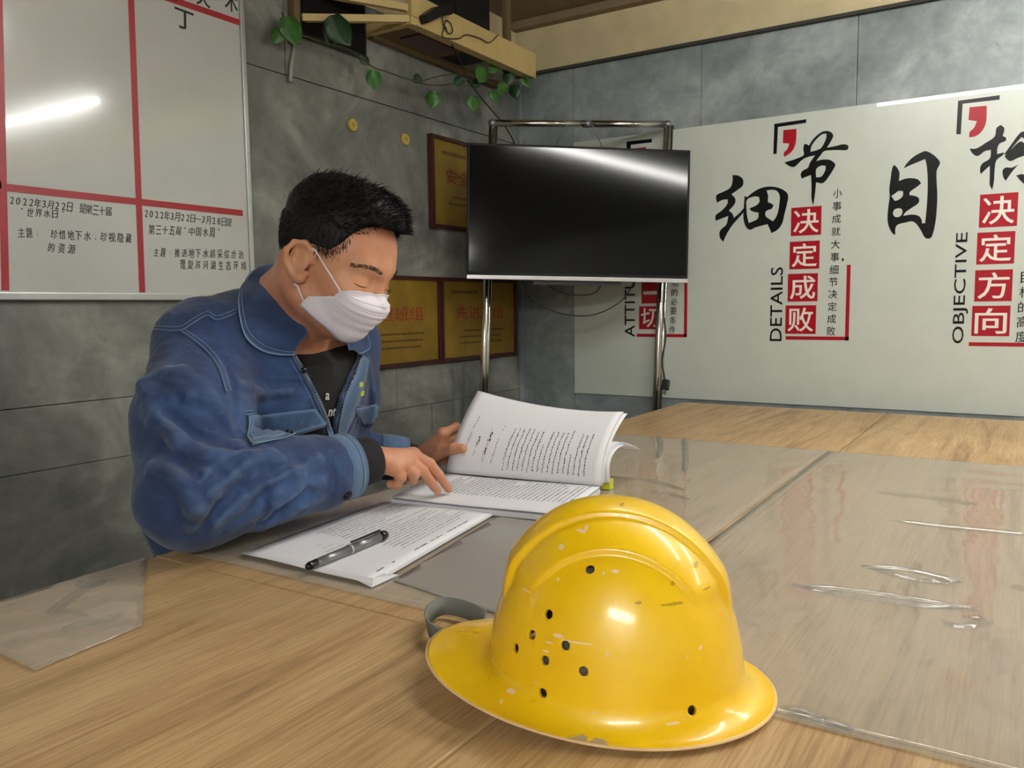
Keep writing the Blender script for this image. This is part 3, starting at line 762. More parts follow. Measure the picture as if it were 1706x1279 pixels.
# ------------------------------------------------------------------ trailing vine
vine = empty('trailing_vine', tuple(on_y(640, 110, 1.66)), 'green vine with heart shaped leaves trailing under the ceiling rack', 'plant')
tube('stem', [on_y(a, b, c) for a, b, c in ((470, 20, 1.72), (482, 50, 1.71), (520, 64, 1.70), (548, 74, 1.69), (580, 82, 1.68), (622, 112, 1.67), (640, 118, 1.67), (680, 132, 1.66), (722, 142, 1.65), (765, 138, 1.64), (800, 130, 1.63), (836, 134, 1.62), (876, 140, 1.6))], .0022, M['stem'], vine, sm=5)
tube('stem', [on_y(a, b, c) for a, b, c in ((700, 136, 1.66), (740, 125, 1.64), (790, 122, 1.62), (845, 112, 1.6), (880, 118, 1.58))], .0018, M['stem'], vine, sm=5)
def leaf(px, py, y, size, roll, yaw, mat, asp=.8):
    bm = bmesh.new()
    prof = [(0, 0), (.18, .34), (.35, .46), (.52, .47), (.7, .36), (.85, .2), (1.0, 0)]
    L, Rr, mid = [], [], []
    for t, wd in prof:
        z = -t; droop = .18 * t * t
        mid.append(bm.verts.new((0, -droop + .02, z)))
        L.append(bm.verts.new((-wd * asp, -droop - .08 * wd, z + (.10 if t == .18 else 0)))); Rr.append(bm.verts.new((wd * asp, -droop - .08 * wd, z + (.10 if t == .18 else 0))))
    for i in range(len(prof) - 1):
        for S in (L, Rr):
            vs = [mid[i], mid[i + 1], S[i + 1], S[i]]
            bm.faces.new(vs)
    bmesh.ops.remove_doubles(bm, verts=bm.verts, dist=.001)
    m = Matrix.Translation(on_y(px, py, y)) @ Matrix.Rotation(yaw - .7, 4, 'Z') @ Matrix.Rotation(roll, 4, 'Y') @ Matrix.Scale(size * 1.1, 4)
    for v in bm.verts: v.co = m @ v.co
    o = from_bm('leaf', bm, mat, vine, True)
    sol = o.modifiers.new('s', 'SOLIDIFY'); sol.thickness = .0008
    return o
for a in ((622, 116, 1.665, .058, .02, .1, 'leaf', .8), (724, 152, 1.65, .052, .15, -.2, 'leaf', 1.0), (786, 158, 1.635, .052, -.05, .2, 'leaf', .95),
          (806, 112, 1.60, .06, .5, .4, 'leaf', .9), (842, 138, 1.6, .05, .55, .2, 'leaf', .8), (857, 140, 1.6, .05, -.1, -.6, 'leaf_dark', .85),
          (890, 122, 1.56, .05, 1.35, .2, 'leaf_dark', .7), (800, 140, 1.62, .05, 1.5, .1, 'leaf_dark', .6), (818, 150, 1.62, .045, -.5, .3, 'leaf', .9),
          (478, 26, 1.71, .075, -.2, .5, 'leaf', .9), (492, 34, 1.71, .05, .3, -.3, 'leaf', .9), (548, 26, 1.66, .085, -.6, .3, 'leaf_dark', .9), (560, 42, 1.67, .06, .4, .1, 'leaf_dark', .9),
          (700, 126, 1.655, .035, .8, .3, 'leaf_dark', .8), (828, 108, 1.60, .045, .9, .2, 'leaf', .8), (850, 118, 1.60, .05, .2, -.3, 'leaf_dark', .9), (868, 130, 1.59, .04, -.8, .2, 'leaf', .8),
          (770, 130, 1.63, .04, .9, .1, 'leaf_dark', .8), (600, 92, 1.68, .035, -.7, .1, 'leaf_dark', .8), (470, 50, 1.71, .045, .6, .2, 'leaf', .8)):
    leaf(*a[:6], M[a[6]], a[7])

# ------------------------------------------------------------------ papers
def slab(name, top_pts, th, mat, parent, smooth=False, **kw):
    """grid of points [i][j] made into a sheet with thickness th below it"""
    bm = bmesh.new(); g = [[bm.verts.new(p) for p in row] for row in top_pts]
    for i in range(len(g) - 1):
        for k in range(len(g[0]) - 1): bm.faces.new((g[i][k], g[i + 1][k], g[i + 1][k + 1], g[i][k + 1]))
    bm.normal_update()
    nv = sum((f.normal for f in bm.faces), Vector())
    r = bmesh.ops.extrude_face_region(bm, geom=bm.faces[:])
    for e in r['geom']:
        if isinstance(e, bmesh.types.BMVert): e.co += th if isinstance(th, Vector) else Vector((0, 0, th))
    return from_bm(name, bm, mat, parent, smooth, **kw)
def quad_grid(c, nu, nv, f=None):
    a, b, d, e = [Vector(p) for p in c]      # corners: (0,0) (1,0) (1,1) (0,1)
    out = []
    for i in range(nu + 1):
        row = []
        for k in range(nv + 1):
            s, t = i / nu, k / nv
            p = (a * (1 - s) + b * s) * (1 - t) + (e * (1 - s) + d * s) * t
            if f: p = f(p, s, t)
            row.append(p)
        out.append(row)
    return out
def print_lines(name, fn, rows, mat, parent, seed, u0=.1, u1=.9, v0=.1, v1=.9, thick=.0012, dash=(.01, .05), nrm=Vector((0, 0, 1)), skip=.0, lift=.0004, wob=0):
    """fn(u,v) gives a point on the page; rows of short dashes along u"""
    r = random.Random(seed); bm = bmesh.new()
    for i in range(rows):
        v = v0 + (v1 - v0) * (i / max(rows - 1, 1)) ; u = u0 + r.uniform(0, .03); ue = u1 - (r.uniform(0, .35) if r.random() < .3 else r.uniform(0, .04))
        while u < ue:
            l = r.uniform(*dash); w2 = thick * r.uniform(.6, 1.1)
            if r.random() > skip:
                vv_ = v + r.uniform(-wob, wob)
                p, q = fn(u, vv_), fn(min(u + l, 1), vv_ + r.uniform(-wob, wob)); sd = (fn(u, min(v + .01, 1)) - fn(u, v)).normalized() * w2
                n_ = nrm * lift
                bm.faces.new([bm.verts.new(x + n_) for x in (p - sd, q - sd, q + sd, p + sd)])
            u += l + r.uniform(.004, .012)
    return from_bm(name, bm, mat, parent, kind='stuff')

TZ = TABLE_Z + .0046
# loose document, curled up at its near right corner
cA, cB, cC, cD = on_z(402, 925, TZ), on_z(640, 838, TZ), on_z(822, 856, TZ), on_z(618, 975, TZ)
print('doc sides', (cA - cB).length, (cB - cC).length, (cC - cD).length, (cD - cA).length)
doc = empty('document', tuple((cA + cC) / 2 - Vector((0, 0, .003))), 'white printed document lying on the table under the pen', 'paper')
def dz(k):
    def f(p, s, t):
        lift = .010 * max(0, 1 - ((1 - s) ** 2 + (t) ** 2) ** .5 * 2.6) + .006 * max(0, 1 - abs(t - 1) * 4) * (1 - s) * (.5 + .5 * math.sin(s * 9))
        return p + Vector((0, 0, lift * 0 + .0006 * math.sin(s * 7 + t * 3) + .0006 + k))
    return f
# grid: s along A->D (near edge), t along A->B
for k in range(3):
    off = Vector((.002, -.0015, 0)) * (2 - k)
    g = quad_grid([cA + off, cD + off, cC + off, cB + off], 10, 14, dz(k * .0009))
    slab('sheet', g, .0006, M['paper2'] if k < 2 else M['paper'], doc, True)
fn = lambda u, v: (lambda s, t: (cA * (1 - s) + cD * s) * (1 - t) + (cB * (1 - s) + cC * s) * t + Vector((0, 0, .0006 * math.sin(s * 7 + t * 3) + .0006 + .0018 + .0006)))(v, u)
print_lines('printed_lines', fn, 19, M['print'], doc, 3, .36, .93, .14, .84, .0008, (.02, .09))
print_lines('printed_lines', fn, 1, M['hand_ink'], doc, 5, .08, .9, .93, .93, .0013, (.01, .05), skip=.3)
print_lines('printed_lines', fn, 3, M['print'], doc, 8, .16, .30, .32, .44, .0006, (.02, .06), skip=.3)
# the turned-down corner in its clear sleeve
sl = empty('plastic_sleeve_corner', tuple(on_z(625, 970, TABLE_Z)), 'folded white paper corner sticking out below the document', 'paper')
c1, c2, c3, c4 = on_z(575, 958, TZ + .004), on_z(622, 964, TZ + .006), on_z(620, 979, TABLE_Z + .003), on_z(598, 968, TZ + .001)
slab('fold', [[c1 + Vector((0, 0, .001)), c4], [c2, c3]], .0008, M['paper'], sl)
c5, c6 = on_z(664, 958, TABLE_Z + .0035), on_z(640, 955, TZ + .003)
slab('fold', [[c2 + Vector((0, 0, .0004)), c3 + Vector((0, 0, .0004))], [c6, c5]], .0008, M['paper2'], sl)

# pen on the document
pa, pb = on_z(512, 944, TZ + .010), on_z(643, 890, TZ + .010)
d = (pb - pa).normalized(); Lp = (pb - pa).length; print('pen', Lp)
pen = empty('pen', tuple((pa + pb) / 2), 'silver grey capped pen with black ends on the document', 'pen')
P = lambda t: pa + d * (Lp * t)
tube('barrel', [P(.10), P(.50)], [.0056, .0062], M['pen_body'], pen, seg=20)
tube('cap', [P(.515), P(.90)], .0066, M['pen_body'], pen, seg=20)
tube('ring', [P(.50), P(.515)], .0070, M['silver'], pen, seg=20)
tube('end_plug', [P(-.01), P(.0), P(.03), P(.10)], [.002, .0040, .0054, .0057], M['pen_black'], pen, seg=20)
tube('end_plug', [P(.90), P(.985), P(1.0)], [.0066, .0066, .0052], M['pen_black'], pen, seg=20)
beam('clip', P(.55) + Vector((0, 0, .0082)) + Vector((-.002, .002, 0)), P(.95) + Vector((0, 0, .0082)) + Vector((-.002, .002, 0)), .003, .0012, M['pen_black'], pen)

# frosted folder beneath / right of the document
FZ = TABLE_Z + .0034
pp = [on_z(a, b, FZ) for a, b in ((655, 966), (835, 856), (905, 838), (1005, 850), (900, 1040), (800, 1014))]
sheet('plastic_folder', [(p.x, p.y) for p in pp], FZ - .0005, .0006, M['frosted'], 'grey frosted plastic folder between the document and the helmet', 'folder', amp=.0001)

# ------------------------------------------------------------------ bound report, open, spine along Y
BZ = .768
sL, sR = on_z(743, 787, BZ), on_z(1000, 810, BZ)
nL, nR0 = on_z(652, 826, BZ), on_z(825, 851, BZ)
sR.x = sR.x; nd = (nL - sL); nR = sR + nd * 1.0
print('report', sL, sR, nL, nR0, (sL - sR).length, nd.length)
rep = empty('open_report', tuple((sL + nR) / 2 - Vector((0, 0, .015))), 'thick open report with handwritten pages held up by the man', 'book')
dn = Vector((0, 0, -(BZ - TABLE_Z - .0034)))
g = quad_grid([nL + dn * .35, nR + dn * .35, sR + dn * .35, sL + dn * .35], 12, 8, lambda p, s, t: p + Vector((0, 0, -.001 * math.sin(s * 5))))
slab('page_block', [[p + dn * .62 for p in r] for r in g], Vector((0, 0, -dn.z * .60)), M['paper2'], rep)
gt = quad_grid([nL + dn * .03, nR + dn * .03, sR + dn * .03, sL + dn * .03], 12, 8, lambda p, s, t: p + Vector((0, 0, -.001 * math.sin(s * 5) - .0012 + .004 * t * (1 - t) )))
slab('open_page', gt, -.0006, M['paper'], rep, True)
fnp = lambda u, v: ((nL * (1 - v) + nR * v) * (1 - u) + (sL * (1 - v) + sR * v) * u) + dn * .03 + Vector((0, 0, -.001 * math.sin(v * 5) - .0012 + .004 * u * (1 - u)))
print_lines('printed_lines', fnp, 30, M['print'], rep, 11, .30, .93, .14, .95, .0011, (.02, .10))
# standing pages
TLp = on_y(795, 651, sL.y); TRp = on_y(1036, 686, sR.y + .005)
print('standing', TLp, TRp, (TLp - sL).length, (TRp - sR).length)
def stand(u, v, off=0.0):
    S = sL.lerp(sR, u); T = TLp.lerp(TRp, u)
    T = T + Vector((.004, 0, -.012)) * (4 * u * (1 - u))
    c = S + Vector((.010 - .018 * u, 0, (T.z - S.z) * (.40 + .20 * u)))
    p = S * (1 - v) ** 2 + c * 2 * v * (1 - v) + T * v * v
    return p + Vector((off, 0, 0))
def stand_grid(off, dv=0.0, du=0.0, nu=22, nv=14):
    return [[stand(du + (1 - du) * i / nu, (k / nv) * (1 - dv), off) for k in range(nv + 1)] for i in range(nu + 1)]
slab('page_stack', stand_grid(.0035), Vector((.006, 0, -.001)), M['paper2'], rep, True)
slab('open_page', stand_grid(.0018), Vector((.0007, 0, 0)), M['paper'], rep, True)
slab('open_page', [[p + Vector((.001, -.006 * (k / 14), -.004 * (k / 14))) for k, p in enumerate(r)] for r in stand_grid(.0108)], Vector((.0007, 0, 0)), M['paper'], rep, True)
nrm_ = Vector((-1, -.2, .35)).normalized()
fns = lambda u, v: stand(min(v, 1), min(u, 1), .0018)
print_lines('handwritten_lines', fns, 17, M['hand_ink'], rep, 21, .10, .70, .38, .90, .0009, (.012, .04), nrm_, lift=.0012, wob=.002)
print_lines('handwritten_lines', fns, 4, M['print'], rep, 22, .15, .74, .10, .30, .0008, (.012, .04), nrm_, lift=.0012, wob=.004, skip=.25)
print_lines('handwritten_lines', fns, 2, M['hand_ink'], rep, 23, .30, .62, .17, .24, .0016, (.02, .04), nrm_, lift=.0012, wob=.003, skip=.5)
# rear pages curling over to the right
Yc = sR.y
prof = [on_y(a, b, Yc) for a, b in ((1003, 806), (1001, 780), (1006, 758), (1018, 743), (1034, 738), (1056, 746))]
prof = smooth_path(prof, 4)
for k in range(3):
    g = [[p + Vector((.003 * k + .012, dy, -.0035 * k * (i / len(prof)))) for i, p in enumerate(prof)] for dy in (-.004 * k, .06, .14, .24)]
    slab('curled_page', g, Vector((.0008, 0, -.0006)), M['paper' if k != 1 else 'paper2'], rep, True)
tb = on_z(1010, 812, TABLE_Z + .006)
box('index_tab', (tb.x - .004, tb.y - .009, TABLE_Z + .003), (tb.x + .012, tb.y + .009, TABLE_Z + .022), M['tab'], rep, bevel=.001)
# ------------------------------------------------------------------ yellow safety helmet
hb, hr, hn = on_z(722, 1092, .766), on_z(1290, 1168, .755), on_z(1065, 1258, .752)
print('helmet', hb, hr, hn, (hb - hr).length)
HD = (hb - hr); HLEN = HD.length; HD.normalize()
HS = Vector((HD.y, -HD.x, 0))          # towards the camera side
side = (hn - hr).dot(HS); print('halfwidth', side)
HS = HS if side > 0 else -HS
A_, B_ = .121, .104
FR_, RR_, SR_ = .060, .026, .017
kk = HLEN / (2 * A_ + FR_ + RR_)
A_, B_ = A_ * kk, B_ * kk * 1.0
HC = hr + HD * (A_ + RR_ * kk); HC.z = TABLE_Z + .0036
HC -= HS * ((B_ + SR_) - abs(side)) if abs(side) < .2 else 0
HH = .1595
HM = frame(HD, Vector((0, 0, 1)).cross(HD), (0, 0, 1), HC)
NU, NVD, NVB = 320, 110, 22
def helm_pt(th, s, off=0.0):
    """th angle from the front; s 0..1 dome, 1..2 brim"""
    c, sn = math.cos(th), math.sin(th)
    fr = max(0, c) ** 2.6; rr = max(0, -c) ** 1.4
    brim = SR_ + (FR_ - SR_) * fr + (RR_ - SR_) * rr
    nexp = 2.25
    zb = .024
    if s <= 1:
        ph = s * PI / 2
        rho = math.sin(ph) ** (2 / nexp); hz = max(0, math.cos(ph)) ** (2 / 2.15)
        rho = rho * (1 - .035 * (1 - s))
        taper = 1 - .06 * hz
        x, y, z = A_ * c * rho * taper, B_ * sn * rho * taper, zb + (HH - zb) * hz
        x -= .001 * hz
        # crests: a raised centre band and a wider shallower one, front to back
        up = min(1, max(0, (hz - .38) / .18)); up = up * up * (3 - 2 * up)
        up2 = min(1, max(0, (hz - .50) / .14)); up2 = up2 * up2 * (3 - 2 * up2)
        ss = lambda e0, e1, v: (lambda t: t * t * (3 - 2 * t))(min(1, max(0, (v - e0) / (e1 - e0))))
        w1 = .024 + .010 * (x / A_) ; w2 = .054 + .008 * (x / A_)
        ridge = .0050 * (1 - ss(w1, w1 + .0045, abs(y))) * up + .0036 * (1 - ss(w2, w2 + .004, abs(y))) * up2
        nv = Vector((x / A_ ** 2, y / B_ ** 2, (z - zb) / HH ** 2)).normalized()
        p = Vector((x, y, z)) + nv * (ridge + off)
        return p
    t = s - 1
    # fillet then brim, ending lower; front brim droops
    drop = zb - .0035
    zz = zb - drop * (1 - (1 - t) ** 2.0) * 1.0
    o = brim * (t ** 1.35) 
    x = (A_ + o) * c; y = (B_ + o) * sn
    zz += .016 * fr * t + .004 * rr * t
    sq = 1 + .05 * (max(0, c) ** 2) * 0
    if c > 0: zz = zz + .010 * math.sin(PI * min(1, t)) * fr
    return Vector((x * sq, y, zz - off * .3)) + Vector((c, sn, 0)) * off * .0
def helm_mesh(off=0.0, nu=NU, nd=NVD, nb=NVB):
    bm = bmesh.new(); rows = []
    top = bm.verts.new(helm_pt(0, 0.0001, off))
    for k in range(1, nd + nb + 1):
        s = (k / nd) ** .9 if k <= nd else 1 + (k - nd) / nb
        rows.append([bm.verts.new(helm_pt(2 * PI * i / nu, s, off)) for i in range(nu)])
    for i in range(nu): bm.faces.new((top, rows[0][i], rows[0][(i + 1) % nu]))
    for a, b in zip(rows, rows[1:]):
        for i in range(nu): bm.faces.new((a[i], b[i], b[(i + 1) % nu], a[(i + 1) % nu]))
    for v in bm.verts: v.co = HM @ v.co
    return bm, rows
bm, rows = helm_mesh()
bmesh.ops.recalc_face_normals(bm, faces=bm.faces[:])
bvh = BVHTree.FromBMesh(bm)
hit = lambda px, py: bvh.ray_cast(CAM, ray(px, py).normalized())
holes = [(914, 1023), (886, 1057), (859, 1079), (942, 1075), (908, 1100), (972, 1118), (904, 1154), (983, 948), (1153, 1183), (794, 1052)]
hp = []
for q in holes:
    loc, nrm, _, _ = hit(*q)
    if loc: hp.append((loc, nrm))
    else: print('hole miss', q)
# scuffs and chips: (px, py, long radius, short radius, tilt, kind)
marks = [(936, 911, .0028, .0022, 0, 0), (968, 884, .0045, .0012, 0, 0), (977, 878, .002, .0015, 0, 0), (876, 983, .006, .0009, 0, 0), (930, 1059, .005, .0018, 0, 0), (960, 1070, .014, .0008, 0, 0),
         (915, 1070, .004, .0009, 0, 0), (910, 1085, .0035, .001, 0, 0), (1012, 1090, .0012, .002, 0, 0), (852, 1151, .005, .0014, 0, 0), (1025, 951, .0035, .0016, 0, 0), (1006, 954, .0014, .0014, 0, 0), (1120, 1205, .005, .0009, 0, 0),
         (1167, 1079, .0014, .0014, 0, 0), (835, 1168, .0012, .0012, 0, 0), (1046, 918, .0018, .0010, 0, 0), (930, 965, .0012, .0012, 0, 0), (990, 1187, .0022, .0009, 0, 0),
         (963, 1239, .0075, .0030, 0, 1), (998, 1245, .0075, .0030, 0, 1),
         (1064, 1004, .003, .0011, 0, 2), (1120, 1006, .018, .0012, 0, 2), (1178, 980, .010, .0010, 0, 2), (1121, 972, .0022, .0018, 0, 2), (1036, 840, .002, .0012, 0, 2), (1160, 940, .0022, .003, 0, 2)]
mk = []
for m in marks:
    loc, nrm, _, _ = hit(m[0], m[1])
    if loc is None: loc, nrm, _, _ = hit(m[0], m[1] - 6)
    if loc: mk.append((loc, m))
    else: print('mark miss', m)
def helmet_mat():
    n = NT('yellow_helmet_plastic')
    v = n.coords()
    f = n.noise(v, 9, 4, .6)
    c = n.ramp(f, [(0.3, srgb(240, 190, 6)), (0.6, srgb(252, 208, 8))])
    # grime, mostly fine
    g = n.noise(v, 60, 5, .75, .5); g2 = n.noise(v, 7, 2, .5)
    gm = n.add('ShaderNodeMath', operation='MULTIPLY'); n.link(g, gm.inputs[0]); n.link(g2, gm.inputs[1])
    grime = n.ramp(gm.outputs[0], [(0.31, (0, 0, 0)), (0.42, (.45, .45, .45))])
    c = n.mix(grime, c, srgb(168, 120, 30))
    sp = n.ramp(n.noise(v, 85, 2, .5, .2), [(0.735, (0, 0, 0)), (0.76, (.7, .7, .7))])
    c = n.mix(sp, c, srgb(240, 205, 150))
    wn = n.add('ShaderNodeTexNoise'); n.link(v, wn.inputs['Vector']); wn.inputs['Scale'].default_value = 220; wn.inputs['Detail'].default_value = 3
    for kind, col in ((2, srgb(120, 84, 24)), (0, srgb(244, 214, 176)), (1, srgb(176, 160, 140))):
        acc = None
        for loc, m in mk:
            if m[5] != kind: continue
            # distance in a frame whose long axis is the helmet's length
            vm = n.add('ShaderNodeVectorMath', operation='SUBTRACT'); n.link(v, vm.inputs[0]); vm.inputs[1].default_value = loc
            d1 = n.add('ShaderNodeVectorMath', operation='DOT_PRODUCT'); n.link(vm.outputs[0], d1.inputs[0]); d1.inputs[1].default_value = HD / m[2]
            d2 = n.add('ShaderNodeVectorMath', operation='DOT_PRODUCT'); n.link(vm.outputs[0], d2.inputs[0]); d2.inputs[1].default_value = HS / max(m[3], .004) * .6
            d3 = n.add('ShaderNodeVectorMath', operation='DOT_PRODUCT'); n.link(vm.outputs[0], d3.inputs[0]); d3.inputs[1].default_value = Vector((0, 0, 1)) / m[3]
            cb_ = n.add('ShaderNodeCombineXYZ')
            for i, dd in enumerate((d1, d2, d3)): n.link(dd.outputs['Value'], cb_.inputs[i])
            ln = n.add('ShaderNodeVectorMath', operation='LENGTH'); n.link(cb_.outputs[0], ln.inputs[0])
            s = ln.outputs['Value']
            if acc is None: acc = s
            else:
                mn = n.add('ShaderNodeMath', operation='MINIMUM'); n.link(acc, mn.inputs[0]); n.link(s, mn.inputs[1]); acc = mn.outputs[0]
        if acc is None: continue
        ad_ = n.add('ShaderNodeMath', operation='MULTIPLY_ADD'); n.link(wn.outputs['Fac'], ad_.inputs[0]); ad_.inputs[1].default_value = 1.4; n.link(acc, ad_.inputs[2])
        mask = n.ramp(ad_.outputs[0], [(0.0, (1, 1, 1)), (0.62, (1, 1, 1)), (0.70, (0, 0, 0))]) if False else None
        lt = n.add('ShaderNodeMapRange'); n.link(ad_.outputs[0], lt.inputs[0])
        lt.inputs[1].default_value = 1.45; lt.inputs[2].default_value = 1.75; lt.inputs[3].default_value = .92 if kind != 2 else .55; lt.inputs[4].default_value = 0
        c = n.mix(lt.outputs[0], c, col)
    n.link(c, n.p.inputs['Base Color'])
    n.set(Roughness=0.34, Coat_Weight=0.5, Coat_Roughness=0.12)
    n.p.inputs['Subsurface Weight'].default_value = 0.0
    n.bump(n.noise(v, 40, 4, .6), .04, .001)
    return n.m
M['helmet'] = helmet_mat()
M['helmet_rim'] = plain('worn_helmet_edge', srgb(236, 200, 150), .5)
M['strap'] = plain('grey_webbing', srgb(112, 114, 108), .8)
M['liner'] = plain('grey_liner', srgb(120, 108, 104), .7)
helm = empty('safety_helmet', tuple(HC), 'scuffed yellow safety helmet with vent holes on the table', 'helmet')
sh = from_bm('shell', bm, M['helmet'], helm, True)
so = sh.modifiers.new('t', 'SOLIDIFY'); so.thickness = .0026; so.offset = -1
cb = bmesh.new()
for loc, nrm in hp:
    q = nrm.to_track_quat('Z', 'Y').to_matrix().to_4x4(); q.translation = loc
    bmesh.ops.create_cone(cb, cap_ends=True, segments=20, radius1=.0038, radius2=.0038, depth=.016, matrix=q)
me = bpy.data.meshes.new('cut'); cb.to_mesh(me); cb.free(); cut = bpy.data.objects.new('cut', me); C.objects.link(cut)
bo = sh.modifiers.new('b', 'BOOLEAN'); bo.operation = 'DIFFERENCE'; bo.object = cut; bo.solver = 'EXACT'
me2 = bpy.data.meshes.new_from_object(sh.evaluated_get(bpy.context.evaluated_depsgraph_get()))
sh.modifiers.clear(); sh.data = me2; bpy.data.objects.remove(cut)
me2.materials.clear(); me2.materials.append(M['helmet'])
# hole lips and rim bead
tube('rim_edge', [HM @ (helm_pt(2 * PI * i / 160, 2.0) + Vector((math.cos(2 * PI * i / 160), math.sin(2 * PI * i / 160), 0)) * .0002 + Vector((0, 0, -.0012))) for i in range(161)], .00125, M['helmet_rim'], helm, seg=6)
# harness inside
bm = bmesh.new(); ra = []
for i in range(72):
    th = 2 * PI * i / 72
    x, y = (A_ - .020) * math.cos(th), (B_ - .018) * math.sin(th)
    ra.append([bm.verts.new(HM @ Vector((x, y, .022))), bm.verts.new(HM @ Vector((x * .985, y * .985, .052)))])
for i in range(72):
    a, b = ra[i], ra[(i + 1) % 72]; bm.faces.new((a[0], b[0], b[1], a[1]))
o = from_bm('headband', bm, M['liner'], helm, True); o.modifiers.new('s', 'SOLIDIFY').thickness = .0015
for th in (0.45, 1.25, 2.0, 2.75):
    bm = bmesh.new(); pr = []
    for k in range(21):
        a = PI * k / 20; rr_ = math.cos(a)
        c0 = Vector(((A_ - .021) * math.cos(th) * rr_, (B_ - .019) * math.sin(th) * rr_, .05 + (HH - .078) * math.sin(a)))
        sd = Vector((-math.sin(th), math.cos(th), 0)) * .009
        pr.append([bm.verts.new(HM @ (c0 - sd)), bm.verts.new(HM @ (c0 + sd))])
    for a, b in zip(pr, pr[1:]): bm.faces.new((a[0], a[1], b[1], b[0]))
    o = from_bm('crown_strap', bm, M['liner'], helm, True); o.modifiers.new('s', 'SOLIDIFY').thickness = .001
# chin strap looping out by the brim
lp = smooth_path([on_z(a, b, TABLE_Z + .004) for a, b in ((806, 1046), (786, 1034), (762, 1026), (738, 1024), (717, 1036), (713, 1056), (728, 1074), (752, 1082), (800, 1078))], 5)
bm = bmesh.new(); pr = []
for i, p in enumerate(lp):
    t = i / (len(lp) - 1)
    c = sum((Vector(x) for x in lp), Vector()) / len(lp); outw = (p - c); outw.z = 0; outw.normalize()
    pr.append([bm.verts.new(p + Vector((0, 0, .0))), bm.verts.new(p + Vector((0, 0, .019)) + outw * .003)])
for a, b in zip(pr, pr[1:]): bm.faces.new((a[0], a[1], b[1], b[0]))
o = from_bm('chin_strap', bm, M['strap'], helm, True); o.modifiers.new('s', 'SOLIDIFY').thickness = .0016
# ------------------------------------------------------------------ seated man: implicit surfaces turned into meshes
class Field:
    def __init__(s, lo, hi, h):
        s.lo = np.array(lo, float); s.h = h
        s.n = np.ceil((np.array(hi) - s.lo) / h).astype(int) + 1
        s.f = np.full(s.n, 1.0, np.float32)
        s.ax = [s.lo[i] + h * np.arange(s.n[i]) for i in range(3)]
    def region(s, lo, hi):
        a = np.clip(np.floor((np.array(lo) - s.lo) / s.h).astype(int), 0, s.n)
        b = np.clip(np.ceil((np.array(hi) - s.lo) / s.h).astype(int) + 1, 0, s.n)
        sl = tuple(slice(a[i], b[i]) for i in range(3))
        g = (s.ax[0][sl[0]][:, None, None], s.ax[1][sl[1]][None, :, None], s.ax[2][sl[2]][None, None, :])
        return sl, g
    def comb(s, sl, d, k, mode):
        a = s.f[sl]; d = d.astype(np.float32)
        if mode == 'add':
            if k > 0:
                h = np.maximum(k - np.abs(a - d), 0) / k; s.f[sl] = np.minimum(a, d) - h * h * k * .25
            else: s.f[sl] = np.minimum(a, d)
        else:
            d = -d
            if k > 0:
                h = np.maximum(k - np.abs(a - d), 0) / k; s.f[sl] = np.maximum(a, d) + h * h * k * .25
            else: s.f[sl] = np.maximum(a, d)
    def cone(s, a, b, r1, r2, k=.01, mode='add'):
        a, b = np.array(a, float), np.array(b, float); m = max(r1, r2) + k + s.h * 3
        sl, (x, y, z) = s.region(np.minimum(a, b) - m, np.maximum(a, b) + m)
        if 0 in s.f[sl].shape: return
        ba = b - a; L = max(ba @ ba, 1e-12)
        t = np.clip(((x - a[0]) * ba[0] + (y - a[1]) * ba[1] + (z - a[2]) * ba[2]) / L, 0, 1)
        d = np.sqrt((x - a[0] - t * ba[0]) ** 2 + (y - a[1] - t * ba[1]) ** 2 + (z - a[2] - t * ba[2]) ** 2) - (r1 + (r2 - r1) * t)
        s.comb(sl, d, k, mode)
    def chain(s, pts, rs, k=.006, mode='add'):
        for i in range(len(pts) - 1): s.cone(pts[i], pts[i + 1], rs[i], rs[i + 1], k, mode)
    def ell(s, c, r, R=None, k=.01, mode='add'):
        c, r = np.array(c, float), np.array(r, float); m = r.max() + k + s.h * 3
        sl, (x, y, z) = s.region(c - m, c + m)
        if 0 in s.f[sl].shape: return
        x, y, z = x - c[0], y - c[1], z - c[2]
        if R is not None: x, y, z = (x * R[0, i] + y * R[1, i] + z * R[2, i] for i in range(3))
        k0 = np.sqrt((x / r[0]) ** 2 + (y / r[1]) ** 2 + (z / r[2]) ** 2); k1 = np.sqrt((x / r[0] ** 2) ** 2 + (y / r[1] ** 2) ** 2 + (z / r[2] ** 2) ** 2)
        d = k0 * (k0 - 1) / np.maximum(k1, 1e-6)
        d = np.maximum(d, -r.min())
        s.comb(sl, d, k, mode)
    def at(s, p):
        q = (np.array(p) - s.lo) / s.h; i = np.floor(q).astype(int)
        if (i < 0).any() or (i >= s.n - 1).any(): return 1.0
        w = q - i; c = s.f[i[0]:i[0] + 2, i[1]:i[1] + 2, i[2]:i[2] + 2]
        c = c[0] * (1 - w[0]) + c[1] * w[0]; c = c[0] * (1 - w[1]) + c[1] * w[1]
        return c[0] * (1 - w[2]) + c[1] * w[2]
